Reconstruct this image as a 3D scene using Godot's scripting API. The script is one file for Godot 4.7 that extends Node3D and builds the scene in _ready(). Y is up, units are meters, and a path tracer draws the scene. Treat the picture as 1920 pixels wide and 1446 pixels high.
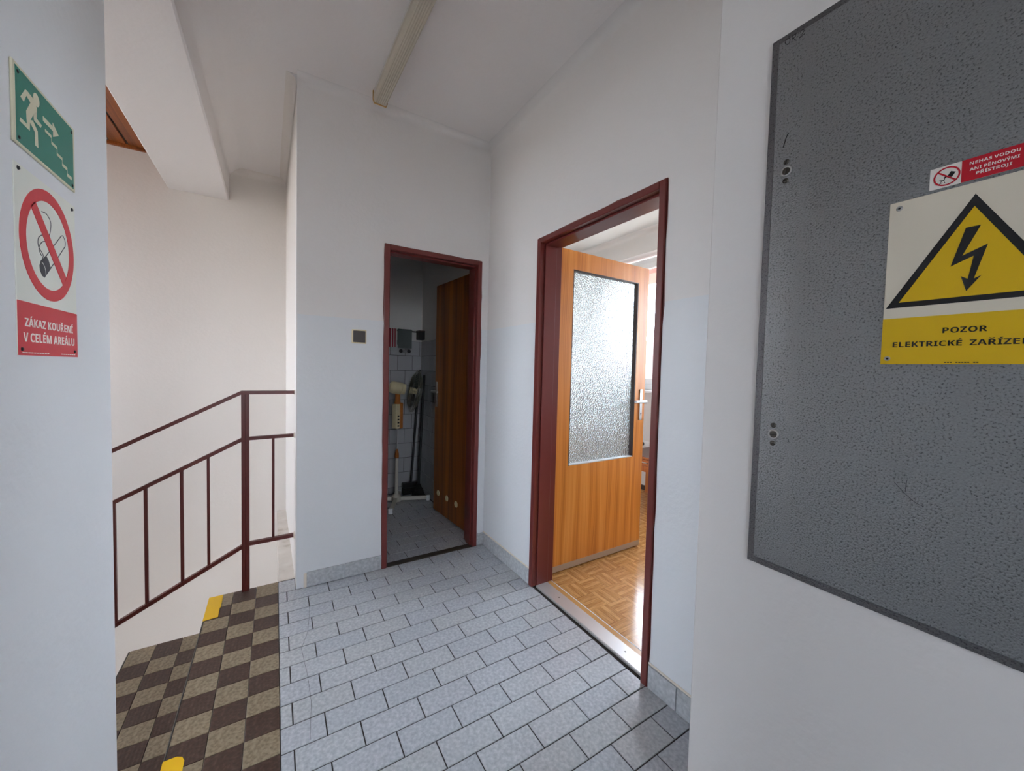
extends Node3D
# A hallway with a stair landing: tiled floor, two red-framed doors, stairwell on the left, electrical cabinet on the right.
# x runs along the back wall (to the right), y up, -z towards the back wall; the camera stands at x = z = 0.

const HC := 1.265      # camera height
const ZB := -2.422     # back wall face
const XR := 1.283      # right wall face
const ZF := -3.842     # far wall face
const XS := 0.0147     # floor tiles / stair tread boundary
const XP := 0.0995     # left end of the back wall
const CEIL := 2.816
const XW := 3.42       # window wall of the room
const XL := -0.34      # left foreground wall
const XC := 0.98       # cabinet pillar face
const ZC := -0.604     # far edge of that pillar
const ZL := -1.316     # far edge of the left foreground wall
const RISE := 0.181
const GO := 0.318
const SKY_E := 20.0
const EXPO := 1.34

var M := {}
var rng := RandomNumberGenerator.new()
var names := {}
var tile_cache := {}

func _ready():
	# ---- camera, sky, exposure
	var cam := Camera3D.new()
	cam.name = "camera"
	var bx := Vector3(0.85059845, 0.02473073, 0.52523391)
	var by := Vector3(-0.000151, 0.99890478, -0.04678907)
	var bz := Vector3(-0.52581579, 0.0397194, 0.8496706)
	cam.transform = Transform3D(Basis(bx, by, bz).orthonormalized(), Vector3(0, HC, 0))
	cam.keep_aspect = Camera3D.KEEP_HEIGHT
	cam.fov = 90.3515
	cam.near = 0.02
	cam.far = 200.0
	add_child(cam)
	cam.current = true
	var env := Environment.new()
	env.background_mode = Environment.BG_SKY
	var sm := ProceduralSkyMaterial.new()
	sm.sky_top_color = Color(0.86, 0.92, 1.0)
	sm.sky_horizon_color = Color(0.93, 0.96, 1.0)
	sm.sky_curve = 0.3
	sm.ground_bottom_color = Color(0.50, 0.49, 0.48)
	sm.ground_horizon_color = Color(0.55, 0.55, 0.54)
	sm.sun_angle_max = 0.0
	var sky := Sky.new()
	sky.sky_material = sm
	env.sky = sky
	env.background_energy_multiplier = SKY_E
	env.tonemap_mode = Environment.TONE_MAPPER_LINEAR
	env.tonemap_exposure = EXPO
	env.sdfgi_enabled = true
	env.ssao_enabled = true
	env.ssil_enabled = true
	var we := WorldEnvironment.new()
	we.name = "environment"
	we.environment = env
	add_child(we)

	rng.seed = 7
	make_materials()
	build_shell()
	build_hall_floor()
	build_stairs()
	build_railing()
	build_door_closet()
	build_door_room()
	build_room()
	build_closet()
	build_signs()
	build_cabinet()
	build_small()
	build_outside()

# ------------------------------------------------------------------ helpers
func numbered(parent: Node, called: String) -> String:
	var k := str(parent.get_instance_id()) + called
	var n: int = names.get(k, 0)
	names[k] = n + 1
	return called if n == 0 else "%s_%03d" % [called, n]

func S() -> SurfaceTool:
	var st := SurfaceTool.new()
	st.begin(Mesh.PRIMITIVE_TRIANGLES)
	return st

func add(parent: Node, called: String, st, mat: Material, xf := Transform3D.IDENTITY) -> MeshInstance3D:
	var o := MeshInstance3D.new()
	o.mesh = st.commit() if st is SurfaceTool else st
	o.material_override = mat
	o.name = numbered(parent, called)
	o.transform = xf
	parent.add_child(o, true)
	return o

func tag(o: Node, label: String, category: String, group := "", kind := ""):
	o.set_meta("label", label)
	o.set_meta("category", category)
	if group != "": o.set_meta("group", group)
	if kind != "": o.set_meta("kind", kind)

func thing(called: String, label: String, category: String, xf := Transform3D.IDENTITY, group := "", kind := "") -> Node3D:
	var o := Node3D.new()
	o.name = numbered(self, called)
	o.transform = xf
	add_child(o, true)
	tag(o, label, category, group, kind)
	return o

func struct(called: String, st, mat: Material, label: String, category: String) -> MeshInstance3D:
	var o := add(self, called, st, mat)
	tag(o, label, category, "", "structure")
	return o

func T(p: Vector3, ry := 0.0) -> Transform3D:
	return Transform3D(Basis(Vector3.UP, ry), p)

func tri(st: SurfaceTool, a: Vector3, b: Vector3, c: Vector3, na: Vector3, nb = null, nc = null):
	var n2: Vector3 = na if nb == null else nb
	var n3: Vector3 = na if nc == null else nc
	var flip := (c - a).cross(b - a).dot(na + n2 + n3) < 0.0
	st.set_normal(na); st.add_vertex(a)
	if flip:
		st.set_normal(n3); st.add_vertex(c)
		st.set_normal(n2); st.add_vertex(b)
	else:
		st.set_normal(n2); st.add_vertex(b)
		st.set_normal(n3); st.add_vertex(c)

func quad(st: SurfaceTool, a: Vector3, b: Vector3, c: Vector3, d: Vector3, n: Vector3):
	tri(st, a, b, c, n)
	tri(st, a, c, d, n)

func quad_s(st: SurfaceTool, a: Vector3, b: Vector3, c: Vector3, d: Vector3, na: Vector3, nb: Vector3, nc: Vector3, nd: Vector3):
	tri(st, a, b, c, na, nb, nc)
	tri(st, a, c, d, na, nc, nd)

# a box, its edges chamfered by b
func box(st: SurfaceTool, lo: Vector3, hi: Vector3, b := 0.0, xf := Transform3D.IDENTITY):
	var c := (lo + hi) / 2.0
	var h := (hi - lo).abs() / 2.0
	b = minf(b, minf(h.x, minf(h.y, h.z)) * 0.9)
	for i in 3:
		var j := (i + 1) % 3
		var k := (i + 2) % 3
		for s in [-1.0, 1.0]:
			var n := Vector3.ZERO
			n[i] = s
			var q := []
			for e in [[-1, -1], [1, -1], [1, 1], [-1, 1]]:
				var v := Vector3.ZERO
				v[i] = s * h[i]
				v[j] = e[0] * (h[j] - b)
				v[k] = e[1] * (h[k] - b)
				q.append(xf * (c + v))
			quad(st, q[0], q[1], q[2], q[3], xf.basis * n)
			if b > 0.0:
				for s2 in [-1.0, 1.0]:
					var n2 := Vector3.ZERO
					n2[i] = s
					n2[j] = s2
					var e1 := []
					for t in [-1.0, 1.0]:
						var v1 := Vector3.ZERO
						v1[i] = s * h[i]; v1[j] = s2 * (h[j] - b); v1[k] = t * (h[k] - b)
						var v2 := Vector3.ZERO
						v2[i] = s * (h[i] - b); v2[j] = s2 * h[j]; v2[k] = t * (h[k] - b)
						e1.append(xf * (c + v1)); e1.append(xf * (c + v2))
					quad(st, e1[0], e1[1], e1[3], e1[2], xf.basis * n2.normalized())
	if b > 0.0:
		for sx in [-1.0, 1.0]:
			for sy in [-1.0, 1.0]:
				for sz in [-1.0, 1.0]:
					var g := Vector3(sx, sy, sz)
					var a1 := c + g * Vector3(h.x, h.y - b, h.z - b)
					var a2 := c + g * Vector3(h.x - b, h.y, h.z - b)
					var a3 := c + g * Vector3(h.x - b, h.y - b, h.z)
					tri(st, xf * a1, xf * a2, xf * a3, xf.basis * g.normalized())

func bx(lo: Vector3, hi: Vector3, b := 0.0) -> SurfaceTool:
	var st := S()
	box(st, lo, hi, b)
	return st

# polygon in the local xy plane from z0 to z1
func prism(st: SurfaceTool, pts: PackedVector2Array, z0: float, z1: float, xf := Transform3D.IDENTITY):
	var idx := Geometry2D.triangulate_polygon(pts)
	for i in range(0, idx.size(), 3):
		for z in [[z0, -1.0], [z1, 1.0]]:
			var q := []
			for k in 3:
				var p := pts[idx[i + k]]
				q.append(xf * Vector3(p.x, p.y, z[0]))
			tri(st, q[0], q[1], q[2], xf.basis * Vector3(0, 0, z[1]))
	var area := 0.0
	for i in pts.size():
		area += pts[i].cross(pts[(i + 1) % pts.size()])
	for i in pts.size():
		var p := pts[i]
		var q2 := pts[(i + 1) % pts.size()]
		var d := q2 - p
		if d.length() < 1e-7: continue
		var n := Vector3(d.y, -d.x, 0).normalized() * signf(area)
		quad(st, xf * Vector3(p.x, p.y, z0), xf * Vector3(q2.x, q2.y, z0), xf * Vector3(q2.x, q2.y, z1), xf * Vector3(p.x, p.y, z1), xf.basis * n)

# profile of (radius, height) turned round local y
func lathe(st: SurfaceTool, prof: Array, seg := 20, xf := Transform3D.IDENTITY):
	for i in prof.size() - 1:
		var a: Vector2 = prof[i]
		var b: Vector2 = prof[i + 1]
		var d := b - a
		if d.length() < 1e-7: continue
		var n := Vector2(d.y, -d.x).normalized()
		for k in seg:
			var t0 := TAU * k / seg
			var t1 := TAU * (k + 1) / seg
			var d0 := Vector3(cos(t0), 0, sin(t0))
			var d1 := Vector3(cos(t1), 0, sin(t1))
			var n0 := xf.basis * (d0 * n.x + Vector3(0, n.y, 0))
			var n1 := xf.basis * (d1 * n.x + Vector3(0, n.y, 0))
			var p0 := xf * (d0 * a.x + Vector3(0, a.y, 0))
			var p1 := xf * (d1 * a.x + Vector3(0, a.y, 0))
			var p2 := xf * (d1 * b.x + Vector3(0, b.y, 0))
			var p3 := xf * (d0 * b.x + Vector3(0, b.y, 0))
			if a.x > 1e-6: tri(st, p0, p1, p2, n0, n1, n1)
			if b.x > 1e-6: tri(st, p0, p2, p3, n0, n1, n0)

func axis_xf(a: Vector3, b: Vector3) -> Transform3D:
	var y := (b - a).normalized()
	var x := y.cross(Vector3(0, 0, 1) if absf(y.z) < 0.9 else Vector3(1, 0, 0)).normalized()
	return Transform3D(Basis(x, y, x.cross(y)), a)

func cyl(st: SurfaceTool, a: Vector3, b: Vector3, r0: float, r1: float, seg := 14):
	var l := a.distance_to(b)
	lathe(st, [Vector2(0, 0), Vector2(r0, 0), Vector2(r1, l), Vector2(0, l)], seg, axis_xf(a, b))

# a flat bar between two points in a plane of constant z
func bar(st: SurfaceTool, a: Vector2, b: Vector2, th: float, z0: float, z1: float):
	# vertical thickness th, ends vertical
	prism(st, PackedVector2Array([a + Vector2(0, -th / 2), b + Vector2(0, -th / 2), b + Vector2(0, th / 2), a + Vector2(0, th / 2)]), z0, z1)

func tube(st: SurfaceTool, pts: Array, r: float, seg := 6):
	for i in pts.size() - 1:
		cyl(st, pts[i], pts[i + 1], r, r, seg)

# ---- flat print (millimetres) on a plate
func mm(a: Array) -> PackedVector2Array:
	var r := PackedVector2Array()
	for i in range(0, a.size(), 2):
		r.append(Vector2(a[i], a[i + 1]) * 0.001)
	return r

func poly(parent: Node, called: String, a: Array, z: float, mat: Material) -> MeshInstance3D:
	var st := S()
	prism(st, mm(a), z, z + 0.0003)
	return add(parent, called, st, mat)

func rect(x0: float, y0: float, x1: float, y1: float) -> Array:
	return [x0, y0, x1, y0, x1, y1, x0, y1]

func ring(st: SurfaceTool, c: Vector2, r0: float, r1: float, z0: float, z1: float, seg := 56):
	for k in seg:
		var t0 := TAU * k / seg
		var t1 := TAU * (k + 1) / seg
		var d0 := Vector2(cos(t0), sin(t0))
		var d1 := Vector2(cos(t1), sin(t1))
		prism(st, PackedVector2Array([c + d0 * r0, c + d0 * r1, c + d1 * r1, c + d1 * r0]), z0, z1)

func disc(c: Vector2, r: float, seg := 40) -> PackedVector2Array:
	var p := PackedVector2Array()
	for k in seg:
		p.append(c + Vector2(cos(TAU * k / seg), sin(TAU * k / seg)) * r)
	return p

# strokes of even width along a polyline (mm)
func strokes(st: SurfaceTool, lines: Array, w: float, z: float):
	for a in lines:
		var p := mm(a)
		for i in p.size() - 1:
			var d := (p[i + 1] - p[i]).normalized()
			var n := Vector2(-d.y, d.x) * w * 0.0005
			var e := d * w * 0.0003
			prism(st, PackedVector2Array([p[i] - n - e, p[i + 1] - n + e, p[i + 1] + n + e, p[i] + n - e]), z, z + 0.0003)

func curve(a: Array) -> Array:
	var c := Curve2D.new()
	var n := a.size() / 2
	for i in n:
		var p := Vector2(a[2 * i], a[2 * i + 1])
		var q := Vector2(a[2 * maxi(i - 1, 0)], a[2 * maxi(i - 1, 0) + 1])
		var r := Vector2(a[2 * mini(i + 1, n - 1)], a[2 * mini(i + 1, n - 1) + 1])
		c.add_point(p, (q - r) / 6.0, (r - q) / 6.0)
	var out := []
	for p in c.tessellate(3, 6):
		out.append(p.x); out.append(p.y)
	return out

func lettering(parent: Node, called: String, txt: String, cx: float, cy: float, w: float, h: float, z: float, mat: Material, bold := true) -> MeshInstance3D:
	# w: width of the line, h: height of its capitals (mm), centred on the capitals
	var f := SystemFont.new()
	f.font_names = PackedStringArray(["Droid Sans"])
	f.font_weight = 700 if bold else 400
	var ref := TextMesh.new()
	ref.font = f; ref.font_size = 48; ref.pixel_size = 0.001; ref.text = "H"; ref.depth = 0.0003
	var rb := ref.get_aabb()
	var t := TextMesh.new()
	t.font = f; t.font_size = 48; t.pixel_size = 0.001; t.text = txt; t.depth = 0.0003
	t.curve_step = 1.0
	var b := t.get_aabb()
	var sx := w * 0.001 / b.size.x
	var sy := h * 0.001 / rb.size.y
	# the baseline sits where the H has its foot, measured within the mesh of the line itself
	var foot := b.position.y
	if txt.contains("Ý") or txt.contains("É") or txt.contains("Á") or txt.contains("Ř") or txt.contains("Í") or txt.contains("Ě"):
		foot = b.position.y
	var o := add(parent, called, t, mat)
	o.transform = Transform3D(Basis(Vector3(sx, 0, 0), Vector3(0, sy, 0), Vector3(0, 0, 1)),
		Vector3(cx * 0.001 - (b.position.x + b.size.x / 2.0) * sx, cy * 0.001 - h * 0.0005 - foot * sy, z + 0.00015))
	return o

# a tile: top face at y = 0 of its own axes, centred, chamfered
func tile_mesh(sx: float, sz: float, th: float, ch := 0.0016) -> Mesh:
	var k := "%d_%d_%d_%d" % [roundi(sx * 10000), roundi(sz * 10000), roundi(th * 10000), roundi(ch * 10000)]
	if not tile_cache.has(k):
		var st := S()
		var a := Vector2(sx / 2, sz / 2)
		var i := a - Vector2(ch, ch)
		var c := [Vector2(-1, -1), Vector2(1, -1), Vector2(1, 1), Vector2(-1, 1)]
		var top := []
		var mid := []
		var low := []
		for e in c:
			top.append(Vector3(e.x * i.x, 0, e.y * i.y))
			mid.append(Vector3(e.x * a.x, -ch * 0.7, e.y * a.y))
			low.append(Vector3(e.x * a.x, -th, e.y * a.y))
		quad(st, top[0], top[1], top[2], top[3], Vector3.UP)
		var nn := [Vector3(0, 0, -1), Vector3(1, 0, 0), Vector3(0, 0, 1), Vector3(-1, 0, 0)]
		for j in 4:
			var j2 := (j + 1) % 4
			quad(st, top[j], top[j2], mid[j2], mid[j], (nn[j] + Vector3.UP * 1.2).normalized())
			quad(st, mid[j], mid[j2], low[j2], low[j], nn[j])
		tile_cache[k] = st.commit()
	return tile_cache[k]

# ------------------------------------------------------------------ materials
func mat(c: Color, rough := 0.6, metal := 0.0) -> StandardMaterial3D:
	var m := StandardMaterial3D.new()
	m.albedo_color = c
	m.roughness = rough
	m.metallic = metal
	return m

func rgb(r: int, g: int, b: int) -> Color:
	return Color8(r, g, b)

func noise(sd: int, freq: float, kind := FastNoiseLite.TYPE_SIMPLEX_SMOOTH, oct := 3) -> FastNoiseLite:
	var n := FastNoiseLite.new()
	n.seed = sd
	n.frequency = freq
	n.noise_type = kind
	n.fractal_octaves = oct
	n.fractal_type = FastNoiseLite.FRACTAL_FBM if oct > 1 else FastNoiseLite.FRACTAL_NONE
	return n

func grey_tex(n: FastNoiseLite, size: int) -> ImageTexture:
	return ImageTexture.create_from_image(n.get_seamless_image(size, size, false, false, 0.15, true))

# noise through a ramp of colours [[at, colour], ...]
func ramp_tex(n: FastNoiseLite, size: int, stops: Array) -> ImageTexture:
	var src := n.get_seamless_image(size, size, false, false, 0.15, true)
	src.convert(Image.FORMAT_L8)
	var g := Gradient.new()
	g.offsets = PackedFloat32Array(stops.map(func(s): return s[0]))
	g.colors = PackedColorArray(stops.map(func(s): return s[1]))
	var lut := PackedByteArray()
	for i in 256:
		var c := g.sample(i / 255.0)
		lut.append(c.r8); lut.append(c.g8); lut.append(c.b8)
	var d := src.get_data()
	var out := PackedByteArray()
	out.resize(size * size * 3)
	for i in size * size:
		var v := d[i] * 3
		out[i * 3] = lut[v]; out[i * 3 + 1] = lut[v + 1]; out[i * 3 + 2] = lut[v + 2]
	return ImageTexture.create_from_image(Image.create_from_data(size, size, false, Image.FORMAT_RGB8, out))

func tri_map(m: StandardMaterial3D, scale: Vector3, world := true):
	m.uv1_triplanar = true
	m.uv1_world_triplanar = world
	m.uv1_scale = scale
	m.uv1_triplanar_sharpness = 8.0

func wood_tex(sd: int, dark: Color, mid: Color, light: Color, size := 1024) -> ImageTexture:
	var n1 := noise(sd, 0.012, FastNoiseLite.TYPE_SIMPLEX_SMOOTH, 2)
	var n2 := noise(sd + 1, 0.09, FastNoiseLite.TYPE_SIMPLEX_SMOOTH, 2)
	var n3 := noise(sd + 2, 0.35, FastNoiseLite.TYPE_VALUE, 1)
	var out := PackedByteArray()
	out.resize(size * size * 3)
	for y in size:
		for x in size:
			var warp := n1.get_noise_2d(x * 0.6, y * 0.10)
			var a := n1.get_noise_2d(x + warp * 30.0, y * 0.05 + 300.0)
			var b := n2.get_noise_2d(x + warp * 24.0, y * 0.02)
			var c := n3.get_noise_2d(x, y * 0.03)
			var t := 0.5 + a * 0.55 + b * 0.32 + c * 0.10
			var col := mid.lerp(light, clampf((t - 0.5) * 2.0, 0, 1)) if t > 0.5 else dark.lerp(mid, clampf(t * 2.0, 0, 1))
			var i := (y * size + x) * 3
			out[i] = col.r8; out[i + 1] = col.g8; out[i + 2] = col.b8
	return ImageTexture.create_from_image(Image.create_from_data(size, size, false, Image.FORMAT_RGB8, out))

func make_materials():
	var fine := grey_tex(noise(3, 0.03, FastNoiseLite.TYPE_SIMPLEX_SMOOTH, 4), 512)
	var plaster := func(c: Color, r: float) -> StandardMaterial3D:
		var m := mat(c, r)
		m.heightmap_enabled = true
		m.heightmap_texture = fine
		m.heightmap_scale = 0.05
		tri_map(m, Vector3.ONE * 2.2)
		return m
	M.wall = plaster.call(rgb(230, 226, 223), 0.85)
	M.wall_low = plaster.call(rgb(224, 226, 228), 0.55)
	M.wall_warm = plaster.call(rgb(230, 223, 216), 0.85)
	M.ceiling = plaster.call(rgb(240, 235, 232), 0.9)
	M.beam = plaster.call(rgb(240, 235, 232), 0.85)
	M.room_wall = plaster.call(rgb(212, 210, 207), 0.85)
	M.closet_wall = plaster.call(rgb(222, 220, 216), 0.85)
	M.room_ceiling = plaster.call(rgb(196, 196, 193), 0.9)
	M.ledge = mat(Color.WHITE, 0.8)
	M.ledge.albedo_texture = ramp_tex(noise(31, 0.02, FastNoiseLite.TYPE_SIMPLEX_SMOOTH, 4), 256, [[0.0, rgb(178, 164, 148)], [0.25, rgb(206, 196, 184)], [1.0, rgb(218, 210, 200)]])
	tri_map(M.ledge, Vector3.ONE * 1.2)
	M.concrete = mat(rgb(150, 146, 140), 0.9)

	# floor tiles: four mottled tones
	var mottle := ramp_tex(noise(5, 0.035, FastNoiseLite.TYPE_SIMPLEX_SMOOTH, 4), 512, [[0.0, rgb(162, 164, 167)], [0.45, rgb(178, 181, 184)], [0.7, rgb(187, 190, 192)], [1.0, rgb(203, 205, 206)]])
	var wavy := grey_tex(noise(8, 0.006, FastNoiseLite.TYPE_SIMPLEX_SMOOTH, 2), 512)
	M.tile = []
	for k in 4:
		var m := mat([rgb(255, 255, 255), rgb(252, 252, 254), rgb(249, 250, 252), rgb(254, 253, 251)][k], 0.2)
		m.albedo_texture = mottle
		m.heightmap_enabled = true
		m.heightmap_texture = wavy
		m.heightmap_scale = 0.06
		tri_map(m, Vector3.ONE * 3.1)
		M.tile.append(m)
	M.skirt = mat(rgb(255, 255, 255), 0.35)
	M.skirt.albedo_texture = mottle
	tri_map(M.skirt, Vector3.ONE * 2.3)
	M.grout = mat(rgb(52, 47, 43), 0.9)
	M.grout_light = mat(rgb(190, 184, 174), 0.9)

	# stair tiles with a ribbed face
	var ribs := PackedByteArray()
	ribs.resize(128 * 128)
	for y in 128:
		for x in 128:
			var r := 0.5 + 0.5 * sin(TAU * x / 16.0)
			var s := 0.5 + 0.5 * sin(TAU * (y + 8 * (int(x / 16.0) % 2)) / 16.0)
			ribs[y * 128 + x] = int(255.0 * clampf(0.55 * r + 0.45 * s * r, 0, 1))
	var rib_tex := ImageTexture.create_from_image(Image.create_from_data(128, 128, false, Image.FORMAT_L8, ribs))
	var wear := noise(12, 0.02, FastNoiseLite.TYPE_SIMPLEX_SMOOTH, 4)
	for kv in [["step_brown", [[0.0, rgb(56, 38, 29)], [0.6, rgb(72, 51, 40)], [1.0, rgb(92, 69, 56)]]], ["step_beige", [[0.0, rgb(108, 94, 72)], [0.5, rgb(140, 124, 99)], [1.0, rgb(158, 143, 118)]]]]:
		var m := mat(Color.WHITE, 0.5)
		m.albedo_texture = ramp_tex(wear, 256, kv[1])
		m.heightmap_enabled = true
		m.heightmap_texture = rib_tex
		m.heightmap_scale = 0.05
		tri_map(m, Vector3.ONE * 10.0)
		M[kv[0]] = m
	M.yellow = mat(rgb(242, 190, 10), 0.45)
	M.nosing = mat(rgb(60, 55, 48), 0.4)

	M.red = mat(rgb(110, 46, 42), 0.32)
	M.rail = mat(rgb(88, 30, 25), 0.38)
	M.plug = mat(rgb(225, 215, 200), 0.9)

	M.wood = mat(Color.WHITE, 0.34)
	M.wood.albedo_texture = wood_tex(21, rgb(186, 108, 38), rgb(212, 132, 52), rgb(226, 152, 74))
	tri_map(M.wood, Vector3(1, 0.48, 1), false)
	M.wood_dark = mat(rgb(255, 255, 255), 0.4)
	M.wood_dark.albedo_texture = wood_tex(41, rgb(92, 46, 12), rgb(146, 80, 24), rgb(184, 110, 38), 512)
	tri_map(M.wood_dark, Vector3(1, 0.48, 1), false)
	M.wood_edge = mat(rgb(112, 66, 32), 0.5)
	M.wood_worn = mat(rgb(176, 150, 124), 0.6)
	M.bead = mat(rgb(66, 48, 42), 0.4)
	M.plank = mat(Color.WHITE, 0.35)
	M.plank.albedo_texture = wood_tex(61, rgb(112, 56, 22), rgb(150, 82, 36), rgb(176, 104, 52), 512)
	M.plank.uv1_triplanar = true
	M.plank.uv1_scale = Vector3(2, 2, 0.5)

	M.glass = mat(Color(0.92, 0.98, 1.0, 0.03), 0.04)
	M.glass.refraction_enabled = true
	M.glass.refraction_scale = 0.05
	M.glass.heightmap_enabled = true
	var pebble := noise(77, 0.06, FastNoiseLite.TYPE_CELLULAR, 1)
	pebble.cellular_return_type = FastNoiseLite.RETURN_DISTANCE
	M.glass.heightmap_texture = ImageTexture.create_from_image(pebble.get_image(1024, 2048, false, false, true))
	M.glass.heightmap_scale = 0.42
	tri_map(M.glass, Vector3(1.5625, 0.78125, 1.5625), false)
	M.pane = mat(Color(1, 1, 1, 0.04), 0.0)
	M.pane.transparency = BaseMaterial3D.TRANSPARENCY_ALPHA
	M.pvc = mat(rgb(236, 238, 238), 0.35)
	M.steel = mat(rgb(196, 196, 194), 0.3, 1.0)
	M.steel_dark = mat(rgb(92, 88, 82), 0.4, 1.0)
	M.alu = mat(rgb(205, 203, 200), 0.42, 0.6)
	M.black = mat(rgb(16, 16, 17), 0.5)
	M.ink = mat(rgb(14, 15, 19), 0.45)

	# hammered grey paint
	var ham := noise(91, 0.05, FastNoiseLite.TYPE_SIMPLEX_SMOOTH, 2)
	var hammer := ramp_tex(ham, 1024, [[0.0, rgb(84, 86, 87)], [0.2, rgb(108, 110, 111)], [0.32, rgb(146, 148, 149)], [1.0, rgb(160, 162, 163)]])
	var hammer_h := grey_tex(ham, 1024)
	M.hammer = mat(Color.WHITE, 0.4, 0.85)
	M.hammer.metallic_specular = 0.55
	M.hammer.albedo_texture = hammer
	M.hammer.heightmap_enabled = true
	M.hammer.heightmap_texture = hammer_h
	M.hammer.heightmap_scale = 0.06
	tri_map(M.hammer, Vector3.ONE * 4.0)
	M.hammer_frame = M.hammer.duplicate()
	M.hammer_frame.albedo_color = rgb(196, 192, 194)

	M.sign_green = mat(rgb(16, 122, 104), 0.4)
	M.sign_cream = mat(rgb(212, 206, 180), 0.45)
	M.sign_white = mat(rgb(226, 228, 218), 0.45)
	M.sign_ivory = mat(rgb(226, 216, 196), 0.4)
	M.sign_red = mat(rgb(206, 42, 54), 0.45)
	M.sign_yellow = mat(rgb(226, 184, 10), 0.4)
	M.print_white = mat(rgb(238, 234, 226), 0.5)
	M.print_grey = mat(rgb(58, 60, 66), 0.5)
	M.sticker_red = mat(rgb(196, 18, 40), 0.35)

	M.switch_frame = mat(rgb(228, 212, 172), 0.4)
	M.switch_brown = mat(rgb(50, 40, 34), 0.35)
	M.diffuser = mat(rgb(196, 187, 170), 0.45)
	M.lamp_cap = mat(rgb(196, 156, 92), 0.5)
	M.lamp_body = mat(rgb(216, 212, 206), 0.5)

	M.cream = mat(rgb(214, 202, 160), 0.5)
	M.white_plastic = mat(rgb(206, 200, 186), 0.5)
	M.orange_plastic = mat(rgb(176, 98, 18), 0.5)
	M.fan_wire = mat(rgb(150, 146, 130), 0.4, 0.6)
	M.fan_blade = mat(Color(0.30, 0.32, 0.30), 0.4)
	M.closet_tile = mat(rgb(170, 170, 172), 0.3)
	M.towel_grey = mat(rgb(96, 102, 100), 0.95)
	M.towel_red = mat(rgb(150, 50, 62), 0.95)
	M.towel_white = mat(rgb(196, 186, 182), 0.95)
	M.bristle = mat(rgb(30, 28, 26), 0.95)

	M.desk = mat(Color.WHITE, 0.4)
	M.desk.albedo_texture = wood_tex(81, rgb(130, 66, 26), rgb(176, 102, 48), rgb(200, 128, 66), 512)
	tri_map(M.desk, Vector3(2, 1, 2), false)
	M.desk_top = mat(rgb(104, 76, 68), 0.4)

	# parquet print: five strips to a block
	M.parquet = []
	for v in 3:
		var sz := 160
		var pn := noise(100 + v, 0.05, FastNoiseLite.TYPE_SIMPLEX_SMOOTH, 3)
		var out := PackedByteArray()
		out.resize(sz * sz * 3)
		for y in sz:
			for x in sz:
				var strip := int(x / 32.0)
				var g := pn.get_noise_2d(x * 2.2 + strip * 191.0, y * 0.12)
				var t := 0.52 + g * 0.5 + 0.2 * sin(strip * 2.7 + v * 1.9)
				var col := rgb(150, 98, 48).lerp(rgb(222, 172, 108), clampf(t, 0, 1))
				if x % 32 < 2: col = col.darkened(0.18)
				var i := (y * sz + x) * 3
				out[i] = col.r8; out[i + 1] = col.g8; out[i + 2] = col.b8
		var m := mat(Color.WHITE, 0.16)
		m.albedo_texture = ImageTexture.create_from_image(Image.create_from_data(sz, sz, false, Image.FORMAT_RGB8, out))
		M.parquet.append(m)
	M.parquet_base = mat(rgb(196, 146, 88), 0.25)
	M.roof_tile = mat(rgb(80, 56, 48), 0.8)
	M.roof_tile2 = mat(rgb(70, 48, 40), 0.8)
	M.render_wall = mat(rgb(214, 206, 194), 0.9)
	M.eave = mat(rgb(150, 92, 80), 0.7)

# ------------------------------------------------------------------ room shell
func cove(st: SurfaceTool, a: Vector3, b: Vector3, n1: Vector3, n2: Vector3, r: float):
	# concave fillet along the edge a-b between the faces that look along n1 and n2
	var k := 6
	for i in k:
		var p := []
		var ns := []
		for j in [i, i + 1]:
			var t: float = PI / 2 * j / k
			var d: Vector3 = -(n1 * cos(t) + n2 * sin(t))
			ns.append(-d)
			p.append((n1 + n2) * r + d * r)
		quad_s(st, a + p[0], b + p[0], b + p[1], a + p[1], ns[0], ns[0], ns[1], ns[1])

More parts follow.
